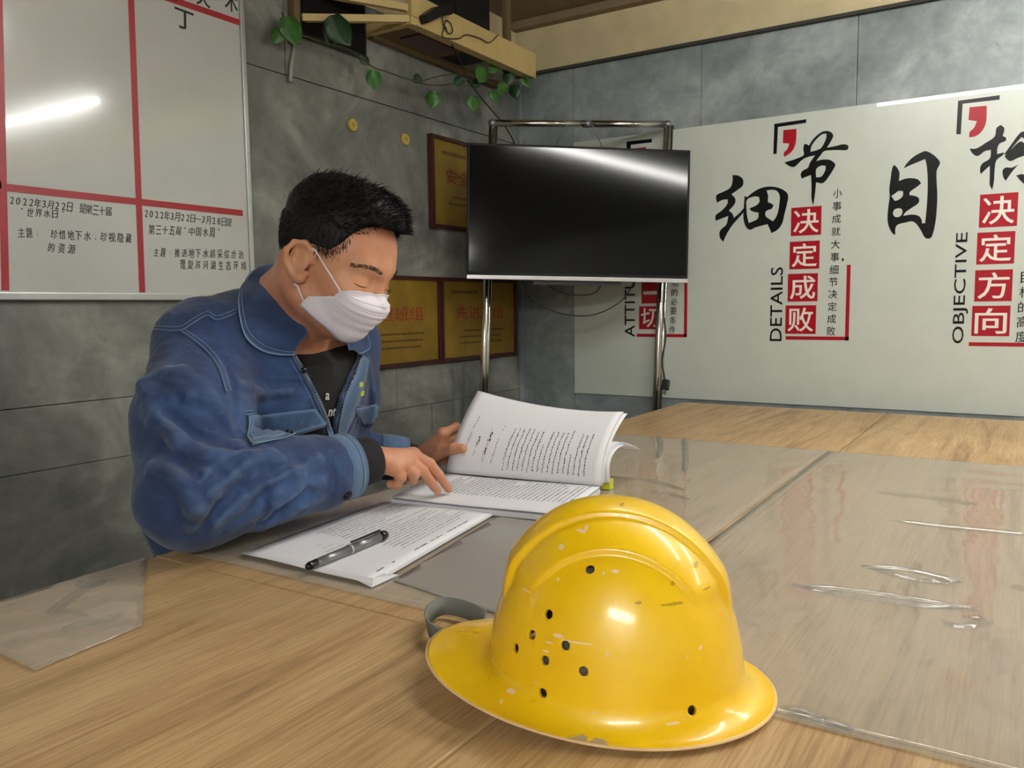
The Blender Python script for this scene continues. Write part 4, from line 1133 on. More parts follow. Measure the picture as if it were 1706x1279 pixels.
def surface_nets(F, f=None):
    f = F.f if f is None else f
    s = f < 0
    n = f.shape
    cnt = np.zeros(tuple(k - 1 for k in n), np.uint8)
    for dx in (0, 1):
        for dy in (0, 1):
            for dz_ in (0, 1): cnt += s[dx:n[0] - 1 + dx, dy:n[1] - 1 + dy, dz_:n[2] - 1 + dz_]
    idx = np.argwhere((cnt > 0) & (cnt < 8))
    ids = np.full(cnt.shape, -1, np.int32); ids[tuple(idx.T)] = np.arange(len(idx))
    acc = np.zeros((len(idx), 3)); num = np.zeros(len(idx))
    cor = [(a, b, c) for a in (0, 1) for b in (0, 1) for c in (0, 1)]
    val = {c: f[idx[:, 0] + c[0], idx[:, 1] + c[1], idx[:, 2] + c[2]] for c in cor}
    for c in cor:
        for ax in range(3):
            if c[ax]: continue
            e = list(c); e[ax] = 1; e = tuple(e)
            va, vb = val[c], val[e]; m = (va < 0) != (vb < 0)
            t = va[m] / (va[m] - vb[m]); p = np.tile(np.array(c, float), (m.sum(), 1)); p[:, ax] += t
            acc[m] += p; num[m] += 1
    V = (idx + acc / num[:, None]) * F.h + F.lo
    Q = []
    for ax in range(3):
        a, b = [(1, 2), (2, 0), (0, 1)][ax]
        sl0 = [slice(None)] * 3; sl1 = [slice(None)] * 3
        sl0[ax] = slice(0, -1); sl1[ax] = slice(1, None)
        s0, s1 = s[tuple(sl0)], s[tuple(sl1)]
        E = np.argwhere(s0 != s1)
        ok = (E[:, a] > 0) & (E[:, b] > 0) & (E[:, a] < n[a] - 1) & (E[:, b] < n[b] - 1); E = E[ok]
        inside = s0[tuple(E.T)]
        def cell(da, db):
            q = E.copy(); q[:, a] += da; q[:, b] += db; return ids[tuple(q.T)]
        q = np.stack([cell(-1, -1), cell(0, -1), cell(0, 0), cell(-1, 0)], 1)
        q[~inside] = q[~inside][:, ::-1]
        Q.append(q)
    Q = np.concatenate(Q); Q = Q[(Q >= 0).all(1)]
    return V, Q
def mesh_np(name, V, Q):
    me = bpy.data.meshes.new(name)
    me.vertices.add(len(V)); me.vertices.foreach_set('co', V.astype(np.float32).ravel())
    me.loops.add(Q.size); me.loops.foreach_set('vertex_index', Q.astype(np.int32).ravel())
    me.polygons.add(len(Q)); me.polygons.foreach_set('loop_start', np.arange(0, Q.size, Q.shape[1], dtype=np.int32))
    me.update(calc_edges=True); me.validate(); return me
def smooth_mesh(V, Q, it=2, lam=.5):
    e = np.concatenate([Q[:, [0, 1]], Q[:, [1, 2]], Q[:, [2, 3]], Q[:, [3, 0]]])
    for _ in range(it):
        for l in (lam, -lam * 1.03):
            acc = np.zeros_like(V); c = np.zeros(len(V))
            np.add.at(acc, e[:, 0], V[e[:, 1]]); np.add.at(c, e[:, 0], 1)
            np.add.at(acc, e[:, 1], V[e[:, 0]]); np.add.at(c, e[:, 1], 1)
            V = V + l * (acc / np.maximum(c, 1)[:, None] - V)
    return V
def march(F, px, py, t0=.8, t1=2.2):
    d = np.array(ray(px, py).normalized()); o = np.array(CAM); t = t0
    while t < t1:
        v = F.at(o + d * t)
        if v < .0003: return Vector(o + d * t)
        t += max(min(v, .02), .0008) * .8 if v < .9 else .006
    return None
def grad(F, p):
    h = F.h; g = [F.at([p[j] + (h if j == i else 0) for j in range(3)]) - F.at([p[j] - (h if j == i else 0) for j in range(3)]) for i in range(3)]
    return Vector(g).normalized()

# --- skin, cloth materials
def skin():
    n = NT('skin')
    v = n.coords()
    c = n.ramp(n.noise(v, 18, 4, .6), [(0.3, srgb(178, 122, 92)), (0.7, srgb(206, 152, 118))])
    c = n.mix(n.ramp(n.noise(v, 7, 2), [(0.45, (0, 0, 0)), (0.75, (.5, .5, .5))]), c, srgb(196, 118, 96))
    n.link(c, n.p.inputs['Base Color'])
    n.set(Roughness=0.48)
    n.p.inputs['Subsurface Weight'].default_value = 0.12
    n.p.inputs['Subsurface Radius'].default_value = (.012, .004, .002)
    n.p.inputs['Subsurface Scale'].default_value = .4
    n.bump(n.noise(v, 260, 3), .06, .0006)
    return n.m
M['skin'] = skin()
def denim(name, a, b, hi):
    n = NT(name)
    v = n.coords()
    f = n.noise(v, 9, 5, .65, .4)
    c = n.ramp(f, [(0.30, a), (0.52, b), (0.74, hi)])
    # weave and worn raised places
    wv = n.add('ShaderNodeTexWave'); wv.bands_direction = 'DIAGONAL'; wv.inputs['Scale'].default_value = 260; wv.inputs['Distortion'].default_value = 2
    n.link(v, wv.inputs[0])
    c = n.mix(.16, c, wv.outputs[0], 'MULTIPLY')
    geo = n.add('ShaderNodeNewGeometry')
    pt = n.ramp(geo.outputs['Pointiness'], [(0.505, (0, 0, 0)), (0.58, (.75, .75, .75))])
    c = n.mix(pt, c, srgb(86, 114, 146))
    n.link(c, n.p.inputs['Base Color'])
    n.set(Roughness=0.85)
    n.p.inputs['Sheen Weight'].default_value = .15
    n.bump(n.noise(v, 38, 6, .72), .55, .004)
    return n.m
M['denim'] = denim('blue_denim', srgb(18, 36, 72), srgb(28, 54, 98), srgb(52, 86, 134))
M['denim2'] = denim('blue_denim_light', srgb(34, 58, 94), srgb(48, 76, 114), srgb(84, 112, 146))
M['denim_dark'] = denim('dark_denim_seam', srgb(16, 28, 54), srgb(24, 40, 70), srgb(38, 58, 90))
M['stitch'] = plain('pale_stitching', srgb(132, 160, 190), .8)
M['black_knit'] = plain('black_knit', srgb(20, 20, 22), .9)
M['mask'] = plain('white_mask_fabric', srgb(226, 222, 232), .8, 0, .01)
M['hair'] = plain('black_hair', srgb(12, 11, 12), .6, 0, .1, Specular_IOR_Level=0.3)
M['hair_grey'] = plain('short_side_hair', srgb(52, 46, 42), .6, 0, .1)
M['zip'] = plain('zip_teeth', srgb(170, 168, 158), .35, .8)
M['button'] = plain('black_button', srgb(12, 14, 18), .15, .3)
M['yellow_thread'] = plain('yellow_thread', srgb(196, 206, 40), .7)
M['trousers'] = plain('dark_trousers', srgb(30, 34, 44), .9)
M['lip'] = plain('lash', srgb(40, 26, 22), .7)

# --- head frame: x out of the face, y to his left, z up
AZ, PITCH = math.radians(-77), math.radians(22)
OH = on_t(553, 447, 1.365)
hx = Vector((math.cos(AZ) * math.cos(PITCH), math.sin(AZ) * math.cos(PITCH), -math.sin(PITCH)))
hy = Vector((-math.sin(AZ), math.cos(AZ), 0)); hz = hx.cross(hy)
ROLL = math.radians(-3)
hy, hz = hy * math.cos(ROLL) + hz * math.sin(ROLL), hz * math.cos(ROLL) - hy * math.sin(ROLL)
RH = np.array(Matrix((hx, hy, hz)).transposed())
H = lambda x, y, z: OH + hx * x + hy * y + hz * z
HN = lambda p: (lambda q: Vector((q.dot(hx), q.dot(hy), q.dot(hz))))(Vector(p) - OH)
print('head', OH, 'ear px', topx(H(-.01, -.078, -.005)), 'nose', topx(H(.118, 0, -.02)), 'top', topx(H(0, 0, .135)), 'chin', topx(H(.07, 0, -.1)))

B = Field((.56, .82, .56), (1.42, 1.42, 1.36), .0022)
hc = lambda a, b, r1, r2, k=.008, mode='add': B.cone(H(*a), H(*b), r1, r2, k, mode)
he = lambda c, r, k=.01, mode='add', R=None: B.ell(H(*c), r, RH if R is None else RH @ R, k, mode)
NB = Vector((1.03, 1.135, 1.065))
# torso, arms (mostly under the clothes)
B.ell((1.0, 1.15, .95), (.165, .095, .17), None, .03)
B.ell((1.0, 1.19, .77), (.15, .11, .18), None, .05)
B.cone((.86, 1.13, 1.03), (1.15, 1.14, 1.03), .052, .052, .04)
B.cone(NB + Vector((0, .02, -.04)), (.90, 1.13, 1.04), .055, .045, .04)
B.cone(NB + Vector((0, .02, -.04)), (1.12, 1.14, 1.04), .055, .045, .04)
RS, RE, RW = Vector((.862, 1.125, 1.02)), on_z(322, 842, .824), on_z(616, 766, .845)
LS, LE, LW = Vector((1.165, 1.14, 1.02)), Vector((1.19, 1.20, .80)), on_t(697, 766, 1.72)
print('arm', (RS - RE).length, (RE - RW).length, (LS - LE).length, (LE - LW).length, 'RW', RW, 'LW', LW)
B.chain([RS, RE], [.045, .036], .02); B.chain([RE, RW], [.036, .025], .01)
B.chain([LS, LE], [.045, .036], .02); B.chain([LE, LW], [.036, .025], .01)
# skull and face
he((-.004, 0, .043), (.098, .077, .086), .0)
he((.030, 0, .030), (.066, .068, .075), .02)
he((.030, 0, -.025), (.058, .060, .072), .03)
hc((-.008, -.052, -.052), (.064, -.016, -.077), .020, .015, .03); hc((-.008, .052, -.052), (.064, .016, -.077), .020, .017, .03)
hc((.068, -.012, -.076), (.068, .012, -.076), .016, .016, .02)
hc((.078, -.036, .027), (.086, 0, .026), .010, .010, .02); hc((.078, .036, .027), (.086, 0, .026), .010, .010, .02)   # brow
he((.095, -.031, .007), (.014, .017, .011), .012, 'sub'); he((.095, .031, .007), (.014, .017, .011), .012, 'sub')
he((.0755, -.031, .005), (.0115, .0165, .0115), .007); he((.0755, .031, .005), (.0115, .0165, .0115), .007)
hc((.084, 0, .014), (.101, 0, -.023), .0075, .0095, .014)
he((.103, 0, -.027), (.010, .010, .009), .008)
he((.095, -.012, -.029), (.010, .008, .008), .006); he((.095, .012, -.029), (.010, .008, .008), .006)
he((.060, -.042, -.018), (.026, .020, .022), .022); he((.060, .042, -.018), (.026, .020, .022), .022)
he((.088, 0, -.052), (.014, .022, .012), .012)
# neck
B.cone(H(-.028, 0, -.045), NB, .052, .058, .035)
B.cone(H(-.045, 0, -.02), NB + Vector((0, .045, .02)), .040, .050, .035)
B.cone(H(.0, -.030, -.05), NB + Vector((-.035, -.03, -.03)), .014, .016, .03)
B.cone(H(.0, .030, -.05), NB + Vector((.035, -.03, -.03)), .014, .016, .03)
B.cone(H(.035, 0, -.085), NB + Vector((0, -.035, -.02)), .020, .022, .03)
# ears
for sgn in (-1, 1):
    base = .0705 * sgn
    E = lambda x, z, o=0: (x - .004, base + sgn * (o + .012 * (-(x + .0) / .03) * .4 + .004), z)
    rim = [E(.010, .006, .000), E(.008, .022, .003), (lambda q: q)(E(-.006, .031, .007)), E(-.022, .026, .010), E(-.030, .010, .012), E(-.026, -.008, .009), E(-.014, -.022, .005), E(-.004, -.031, .003), E(.004, -.026, .001), E(.006, -.014, -.002)]
    for a, b in zip(rim, rim[1:]): hc(a, b, .0044, .0044, .004)
    he(E(-.010, .002, .004), (.018, .0050, .028), .006)
    he(E(-.009, .003, .0125), (.009, .005, .014), .005, 'sub')
    inner = [E(-.004, .020, .004), E(-.016, .014, .006), E(-.018, -.002, .006), E(-.010, -.014, .004)]
    for a, b in zip(inner, inner[1:]): hc(a, b, .0028, .0028, .002)
    he(E(.004, -.002, .001), (.004, .003, .006), .002)
    he(E(-.002, -.026, .003), (.007, .005, .008), .004)

# hands
def hand(W, fingers, thumb, mcps, r0=.0088):
    for j, m in enumerate(mcps):
        B.cone(W, m, .0185, .0115, .010)
    for a, b in zip(mcps, mcps[1:]): B.cone(a, b, .0112, .0112, .008)
    for f in fingers:
        B.chain(f, [.0102, .0092, .0082, .0068][:len(f)], .003)
    B.chain(thumb, [.0175, .0135, .0112, .0088], .006)
z = on_z
t = on_t
r_mcp = [t(688, 757, 1.378), t(682, 766, 1.364), t(672, 774, 1.350), t(659, 781, 1.338)]
r_f = [[r_mcp[0], t(716, 772, 1.380), t(732, 792, 1.392), z(747, 814, .7765)],
       [r_mcp[1], t(704, 783, 1.362), t(716, 801, 1.376), z(729, 818, .7765)],
       [r_mcp[2], t(690, 790, 1.350), t(688, 799, 1.366), t(676, 797, 1.372)],
       [r_mcp[3], t(668, 794, 1.338), t(662, 806, 1.345), t(650, 806, 1.350)]]
RWh = RW + (RW - RE).normalized() * .004
hand(RWh, r_f, [RW + Vector((.025, .012, -.010)), t(668, 766, 1.40), t(690, 778, 1.41), t(704, 786, 1.415)], r_mcp)
t = on_t
l_mcp = [t(738, 722, 1.655), t(737, 736, 1.665), t(735, 750, 1.675), t(733, 764, 1.685)]
l_f = [[l_mcp[0], t(760, 711, 1.672), t(782, 716, 1.700), t(800, 724, 1.70)],
       [l_mcp[1], t(758, 728, 1.680), t(784, 734, 1.705), t(802, 740, 1.70)],
       [l_mcp[2], t(757, 745, 1.685), t(782, 750, 1.700), t(800, 754, 1.69)],
       [l_mcp[3], t(752, 765, 1.680), t(774, 768, 1.690), t(790, 770, 1.68)]]
hand(LW, l_f, [LW.lerp(l_mcp[3], .35) + Vector((-.012, -.008, 0)), t(737, 752, 1.632), t(757, 747, 1.60), t(771, 747, 1.587)], l_mcp)
V, Q = surface_nets(B)
V = smooth_mesh(V, Q, 1, .45)
man = empty('person', (1.0, 1.19, .47), 'man in a blue denim jacket and white face mask reading the report', 'person')
body = link('body', mesh_np('body', V, Q), M['skin'], man, True)
print('body', len(V))
hb_ = Field(B.lo, B.lo + 1, 1); BODY = B

# fingernails and eyes
def nail(p, q, up, r, name='fingernail'):
    d = (q - p).normalized(); sd = d.cross(up).normalized(); n = sd.cross(d)
    bm = bmesh.new(); rows = []
    for i in range(5):
        s = i / 4; w_ = r * .80 * (1 - .55 * abs(s - .45) ** 2 * 2)
        rows.append([bm.verts.new(q + d * (-.006 + .010 * s) + sd * w_ * math.sin(a) + n * (r * math.cos(a) * (1 - .25 * s * s) + .0004)) for a in (-.9, -.45, 0, .45, .9)])
    for a, b in zip(rows, rows[1:]):
        for k in range(4): bm.faces.new((a[k], a[k + 1], b[k + 1], b[k]))
    return from_bm(name, bm, M['nail'], man, True)
M['nail'] = plain('fingernail', srgb(222, 178, 156), .3)
nail(r_f[0][2], r_f[0][3], Vector((.3, -.2, 1)), .0068); nail(r_f[1][2], r_f[1][3], Vector((.3, -.2, 1)), .0068)
nail(t(757, 747, 1.60), t(771, 747, 1.587), -ray(771, 747).normalized() + Vector((0, 0, .6)), .0088)

def bsurf(p, n0, off=.0, F=None):
    """slide from p along n0 (outwards) to the surface"""
    F = F or BODY; p = Vector(p); n0 = Vector(n0).normalized()
    q = p + n0 * .06
    for _ in range(200):
        v = F.at(q)
        if v < .0002: break
        q -= n0 * max(min(v, .01) * .7, .0004)
    return q + n0 * off
# brows and lash lines
rb = random.Random(5)
for sgn in (-1, 1):
    bm = bmesh.new()
    for k in range(110):
        s_ = rb.random(); y_ = (.014 + .040 * s_) ; zc_ = .026 + .006 * math.sin(s_ * PI * .8) - .006 * s_ * s_
        p0 = bsurf(H(.05, sgn * y_, zc_ + rb.uniform(-.003, .003)), hx + hy * sgn * (y_ * 7), .0004)
        dr = (hy * sgn * 1.0 + hz * rb.uniform(0, .45) - hx * .5 * s_).normalized()
        p1 = p0 + dr * rb.uniform(.004, .008)
        bm_tube(bm, [p0, p0.lerp(p1, .6) + hx * .0005, p1], [.00045, .0004, .0001], 3, False)
    from_bm('eyebrow', bm, M['hair'], man, kind='stuff')
    pts = [bsurf(H(.05, sgn * y_, z_), hx + hy * sgn * .4, .0002) for y_, z_ in ((.017, -.0012), (.024, -.0024), (.031, -.0026), (.038, -.0018), (.045, -.0002))]
    tube('eyelashes', pts, [.0003, .0008, .0009, .0008, .0003], M['lip'], man, seg=6, sm=3)

# ------------------------------------------------------------------ hair
def hairline(x, y):
    xs_ = [-.12, -.075, -.045, -.032, -.020, .000, .030, .042, .052, .062, .070, .11]
    zs_ = [-.048, -.042, -.020, .020, .032, .034, .034, .048, .072, .088, .096, .098]
    return np.interp(x, xs_, zs_)
HF = Field(np.array([-.16, -.12, -.10]), np.array([.15, .12, .19]), .0025)
I3 = np.eye(3)
class _W:      # hair is shaped in the head's own frame
    pass
HF.ell((-.005, 0, .046), (.106, .083, .093), None, .0)
HF.ell((.018, 0, .084), (.084, .066, .066), None, .02)
HF.ell((.056, -.005, .113), (.031, .050, .024), None, .02)
HF.ell((-.035, 0, .090), (.070, .062, .056), None, .02)
X, Y, Z = (HF.ax[0][:, None, None], HF.ax[1][None, :, None], HF.ax[2][None, None, :])
rg = np.random.RandomState(3)
nz = 0
for fq in (30, 70, 150, 260):
    ph = rg.rand(3) * 6; nz = nz + (.06 / fq) * np.sin(X * fq * .6 + ph[0] + 2 * np.sin(Y * fq * .4)) * np.sin(Y * fq * 1.3 + ph[1]) * np.cos(Z * fq + ph[2])
HF.f = (HF.f + nz * 1.2).astype(np.float32)
zl = hairline(np.broadcast_to(X, HF.f.shape), 0)
HF.f = np.maximum(HF.f, ((zl - Z) * .8).astype(np.float32))
V, Q = surface_nets(HF); V = smooth_mesh(V, Q, 1, .4)
# keep the hair thin on the sides: pull those vertices towards the scalp
def scalp_d(v): return None
low = np.clip((V[:, 2] - .03) / .05, 0, 1); c0 = np.array([-.004, 0, .043]); r0_ = np.array([.098, .077, .086])
dv = (V - c0) / r0_; L = np.linalg.norm(dv, axis=1)[:, None]; onsk = c0 + dv / L * (r0_ + .0022)
wgt = (1 - low)[:, None] * .8; V = V * (1 - wgt) + onsk * wgt
Vw = V @ RH.T + np.array(OH)
hair = link('hair', mesh_np('hair', Vw, Q), M['hair'], man, True)
bm = bmesh.new(); bm2 = bmesh.new(); rs = np.random.RandomState(8)
order = rs.permutation(len(V))[:5200]
for i in order:
    p = V[i]; x_, y_, z_ = p
    if z_ < hairline(x_, 0) + .002: 
        pass
    side = 1 - min(1, max(0, (z_ - .045) / .05))
    nrm_l = (p - c0) / r0_ ** 2; nrm_l /= np.linalg.norm(nrm_l)
    if side > .5:
        dr = np.array([.25 if x_ > 0 else -.35, 0, -.8]) + rs.normal(0, .12, 3); dr -= nrm_l * (dr @ nrm_l); dr /= np.linalg.norm(dr)
        Ls = rs.uniform(.006, .014); lift = .12
    else:
        front = min(1, max(0, (x_ - .02) / .06))
        dr = np.array([.75 + .2 * front, np.sign(y_) * .12, .05 + .30 * front]) + rs.normal(0, .25, 3); dr /= np.linalg.norm(dr)
        Ls = rs.uniform(.012, .021) * (1 - .35 * front); lift = .28 + .30 * front
    p0 = p - nrm_l * .002; p1 = p + (dr + nrm_l * lift) * Ls * .5; p2 = p1 + (dr + nrm_l * (lift * .3) + np.array([0, 0, -.15])) * Ls * .5
    w3 = [H(*q) for q in (p0, p1, p2)]
    bm_tube(bm2 if (side > .8 and x_ > -.02 and rs.rand() < .5) else bm, w3, [.0007, .0006, .00015] if side < .5 else [.0004, .0004, .0001], 3, False)
for k in range(420):       # short clipped hair fading towards the ear and temple
    sg = 1 if k % 2 else -1
    x_ = rs.uniform(-.028, .050); z_ = hairline(x_, 0) - abs(rs.normal(0, .009)) + .002
    if -.028 < x_ < .004 and z_ < .026: continue
    p0 = bsurf(H(x_ * .9, sg * .02, z_), hy * sg + hx * (x_ * 4), 0.0)
    dr = (hz * -.6 + hx * (.4 if x_ > 0 else -.5) + hy * sg * .25).normalized()
    p1 = p0 + dr * rs.uniform(.003, .007)
    bm_tube(bm2, [p0, p0.lerp(p1, .5) + hy * sg * .0004, p1], [.0005, .00045, .0001], 3, False)
from_bm('hair_strands', bm, M['hair'], man, kind='stuff')
from_bm('side_hair', bm2, M['hair_grey'], man, kind='stuff')

# ------------------------------------------------------------------ mask
def mask_pt(u, v):
    """u -1..1 across, v 0 top .. 1 under the chin, in the head frame"""
    Fv = np.interp(v, [0, .12, .28, .45, .65, .82, .93, 1], [.098, .109, .1165, .1150, .108, .100, .086, .066])
    zv = np.interp(v, [0, .12, .28, .45, .65, .82, .93, 1], [-.009, -.016, -.029, -.042, -.057, -.072, -.083, -.090])
    xb = np.interp(v, [0, .25, .5, .66, .82, 1], [.064, .064, .058, .038, .014, .004])
    Wd = np.interp(v, [0, .25, .5, .8, 1], [.057, .0640, .066, .062, .056])
    a = abs(u) * PI / 2
    x = xb + (Fv - xb) * math.cos(a) ** .85; y = Wd * math.sin(a) ** 1.05 * (1 if u > 0 else -1)
    if v < .25: x -= .010 * (1 - v / .25) * math.sin(a * 2) ; zv_ = zv - .010 * abs(u) ** 1.5 * (1 - v / .25)
    else: zv_ = zv
    zv_ += .030 * abs(u) ** 3 * v
    x += .0009 * math.sin(v * 42) * (1 if .15 < v < .8 else 0)      # pleats
    p = H(x, y, zv_)
    for _ in range(4):
        q = B.at(p)
        if q < .0025 and q > -.03: p = p + grad(B, p) * (.003 - q)
    return p
bm = bmesh.new(); G = [[bm.verts.new(mask_pt(-1 + 2 * i / 40, k / 36)) for k in range(37)] for i in range(41)]
for i in range(40):
    for k in range(36): bm.faces.new((G[i][k], G[i + 1][k], G[i + 1][k + 1], G[i][k + 1]))
mk_ = from_bm('face_mask', bm, M['mask'], man, True); so = mk_.modifiers.new('s', 'SOLIDIFY'); so.thickness = .0012
tube('mask_edge', [mask_pt(-1 + 2 * i / 40, 0.0) for i in range(41)], .0011, M['mask'], mk_, seg=6)
for v_ in (.22, .40, .58):
    tube('mask_pleat', [mask_pt(-.96 + 1.92 * i / 40, v_) + hx * .0006 for i in range(41)], .0007, M['mask'], mk_, seg=5)
for sgn in (-1, 1):
    ear_top = H(-.002, sgn * .079, .026); ear_bot = H(-.006, sgn * .079, -.034)
    def loop(a, b):
        out_ = []
        for i in range(15):
            p = a.lerp(b, i / 14)
            for _ in range(5):
                q = B.at(p)
                if q < .0018: p = p + (hy * sgn + grad(B, p) * .5).normalized() * (.0024 - q)
            out_.append(p)
        return out_
    tube('ear_loop', loop(mask_pt(sgn, .02), ear_top + hx * .010) + [ear_top - hx * .006 + hz * .002], .0014, M['mask'], mk_, seg=6)
    tube('ear_loop', loop(mask_pt(sgn, .93), ear_bot), .0014, M['mask'], mk_, seg=6)
# ------------------------------------------------------------------ clothes
J = Field((.50, .80, .60), (1.46, 1.46, 1.20), .003)
def torso(F, o=0.0, k=.04):
    F.ell((1.0, 1.135, .955), (.195 + o, .130 + o, .175 + o), None, 0)
    F.ell((1.0, 1.195, .77), (.215 + o, .160 + o, .21 + o), None, k)
    F.cone((.855, 1.135, 1.035), (1.15, 1.145, 1.035), .066 + o, .066 + o, k)
torso(J)
J.cone(NB + Vector((-.03, .045, -.015)), (.87, 1.14, 1.036), .062, .054, .04)
J.cone(NB + Vector((.03, .045, -.015)), (1.14, 1.15, 1.045), .062, .055, .04)
RC = RE.lerp(RW, .85)          # cuff end of the right sleeve
J.chain([RS + Vector((-.010, 0, -.004)), RS.lerp(RE, .5) + Vector((-.012, .006, .0)), RE + Vector((.004, .012, .010))], [.080, .080, .070], .035)
J.chain([RE + Vector((0, 0, .010)), RE.lerp(RW, .35) + Vector((0, .006, .010)), RE.lerp(RW, .70)], [.068, .066, .056], .02)
J.chain([RE.lerp(RW, .66), RC - (RW - RE).normalized() * .062], [.056, .050], .006)
LC = LE.lerp(LW, .85)
J.chain([LS + Vector((.012, 0, 0)), LS.lerp(LE, .5) + Vector((.020, 0, 0)), LE], [.076, .072, .064], .035)
J.chain([LE, LC - (LW - LE).normalized() * .05], [.060, .044], .02)
# folds: ridges and furrows laid along the cloth
def fold(pts, r, depth, k, mode='add', F=None):
    F = F or J; w3 = []
    for p in pts:
        q = march(F, *p)
        if q is not None: w3.append((q, grad(F, q)))
    for (a, na), (b, nb) in zip(w3, w3[1:]):
        if (a - b).length > .12: continue
        s_ = -1 if mode == 'add' else 1
        F.cone(a + na * depth * s_, b + nb * depth * s_, r, r, k, mode)
RID = [([(395, 745), (370, 770), (340, 800), (322, 835)], .012), ([(420, 770), (385, 790), (352, 822), (330, 850), (318, 872)], .011), ([(300, 740), (345, 760), (400, 765), (450, 762)], .012),
       ([(470, 775), (430, 800), (395, 840), (360, 865)], .010), ([(470, 820), (425, 850), (385, 880)], .009), ([(240, 640), (262, 700), (300, 735)], .013), ([(300, 620), (345, 665), (395, 720)], .011),
       ([(255, 780), (300, 800), (325, 850)], .010), ([(500, 790), (460, 825), (440, 860)], .008), ([(530, 765), (490, 782), (450, 800)], .007), ([(535, 800), (495, 815), (460, 840)], .006), ([(532, 830), (500, 842), (450, 872)], .006),
       ([(400, 640), (440, 655), (480, 650)], .007), ([(255, 560), (275, 620), (320, 660)], .010), ([(610, 600), (622, 660), (618, 700)], .008)]
for p, r in RID: fold(p, r, r * .30, .010)
for p, r in (([(410, 755), (370, 785), (335, 815)], .006), ([(400, 812), (365, 845), (345, 875)], .006), ([(280, 690), (330, 725), (390, 745)], .007), ([(270, 745), (300, 770), (330, 790)], .006),
             ([(500, 765), (455, 785), (415, 812)], .005), ([(515, 815), (470, 845), (430, 872)], .004), ([(375, 600), (392, 660), (400, 720)], .005), ([(450, 640), (500, 640), (530, 655)], .004)):
    fold(p, r, r * .35, .010, 'sub')
# flatten under the sleeve where it rests on the table and in front of the table edge
X, Y, Z = (J.ax[0][:, None, None], J.ax[1][None, :, None], J.ax[2][None, None, :])
J.f = np.maximum(J.f, ((TABLE_Z + .004) - Z + 0 * X) * ((Y < TAB_Y + .006) * 1.0) + (Y >= TAB_Y + .006) * -1.0).astype(np.float32)
JS = Field(J.lo, J.lo, 1); JS.__dict__.update(J.__dict__); JS.f = J.f.copy()       # solid copy for laying seams on
# inner surface, neck opening and front opening
JI = J.f.copy()
inner = Field(J.lo, J.lo, 1); inner.__dict__.update(J.__dict__); inner.f = np.full(J.n, 1.0, np.float32)
TI = inner
torso(TI, -.012)
TI.cone(NB + Vector((-.03, .045, -.015)), (.87, 1.14, 1.045), .050, .046, .04)
TI.cone(NB + Vector((.03, .045, -.015)), (1.14, 1.15, 1.045), .050, .044, .04)
TI.cone(RC - (RW - RE).normalized() * .05, RC + (RW - RE).normalized() * .06, .042, .042, .0)
TI.cone(LC - (LW - LE).normalized() * .05, LC + (LW - LE).normalized() * .06, .036, .036, .0)
TI.cone(NB + Vector((0, .03, -.03)), NB + (H(-.03, 0, -.05) - NB) * .8 + Vector((0, .03, .03)), .068, .080, .02)
Jf = np.maximum(J.f, -TI.f)
# V opening: polygon on the chest, cut straight back
vl = [march(JS, a, b) for a, b in ((480, 560), (489, 592), (512, 634), (536, 682), (553, 728))]
vr = [march(JS, a, b) for a, b in ((561, 728), (563, 700), (573, 660), (590, 622), (606, 585), (612, 560))]
poly = [(p.x, p.z) for p in vl] + [(p.x, p.z) for p in vr]
poly = [(poly[0][0] - .01, 1.25)] + poly + [(poly[-1][0], 1.25)]
print('V', [(round(a, 3), round(b, 3)) for a, b in poly], [round(p.y, 3) for p in vl + vr])
def poly_sd(px_, pz_, P_):
    d = np.full(px_.shape, 1e9); ins = np.zeros(px_.shape, bool)
    n = len(P_)
    for i in range(n):
        ax, az = P_[i]; bx, bz = P_[(i + 1) % n]
        ex, ez = bx - ax, bz - az; wx, wz = px_ - ax, pz_ - az
        tt = np.clip((wx * ex + wz * ez) / (ex * ex + ez * ez + 1e-12), 0, 1)
        d = np.minimum(d, (wx - ex * tt) ** 2 + (wz - ez * tt) ** 2)
        c = ((az <= pz_) & (bz > pz_)) | ((bz <= pz_) & (az > pz_))
        with np.errstate(divide='ignore', invalid='ignore'):
            xi = ax + (pz_ - az) / (bz - az) * ex
        ins ^= c & (px_ < xi)
    d = np.sqrt(d); return np.where(ins, -d, d)
XX, ZZ = np.meshgrid(J.ax[0], J.ax[2], indexing='ij')
sd = poly_sd(XX, ZZ, poly)[:, None, :]
cutd = np.maximum(sd, (J.ax[1][None, :, None] - 1.12))
Jf = np.maximum(Jf, -cutd).astype(np.float32)
V, Q = surface_nets(J, Jf); V = smooth_mesh(V, Q, 2, .45)
# small cloth creases across the sleeves and body
dN = np.zeros_like(V); e1, e2 = V[Q[:, 2]] - V[Q[:, 0]], V[Q[:, 3]] - V[Q[:, 1]]
fn_ = np.cross(e1, e2)
for k in range(4): np.add.at(dN, Q[:, k], fn_)
dN /= np.maximum(np.linalg.norm(dN, axis=1)[:, None], 1e-12)
amp = np.empty(len(V))
for i, (x_, y_, z_) in enumerate(V):
    sl_ = 1.0 if x_ < .86 or z_ < .88 else .55
    a_ = mnoise.noise(Vector((x_ * 17 + z_ * 9, y_ * 13, z_ * 11 - x_ * 8)))
    b_ = mnoise.noise(Vector((x_ * 34 + 7, y_ * 30, z_ * 46 + x_ * 20)))
    amp[i] = sl_ * (.0042 * (.35 - abs(a_)) + .0016 * (.3 - abs(b_)))
V = V + dN * np.clip(amp, -.003, .003)[:, None]
jac = link('denim_jacket', mesh_np('denim_jacket', V, Q), M['denim'], man, True)
print('jacket', len(V))

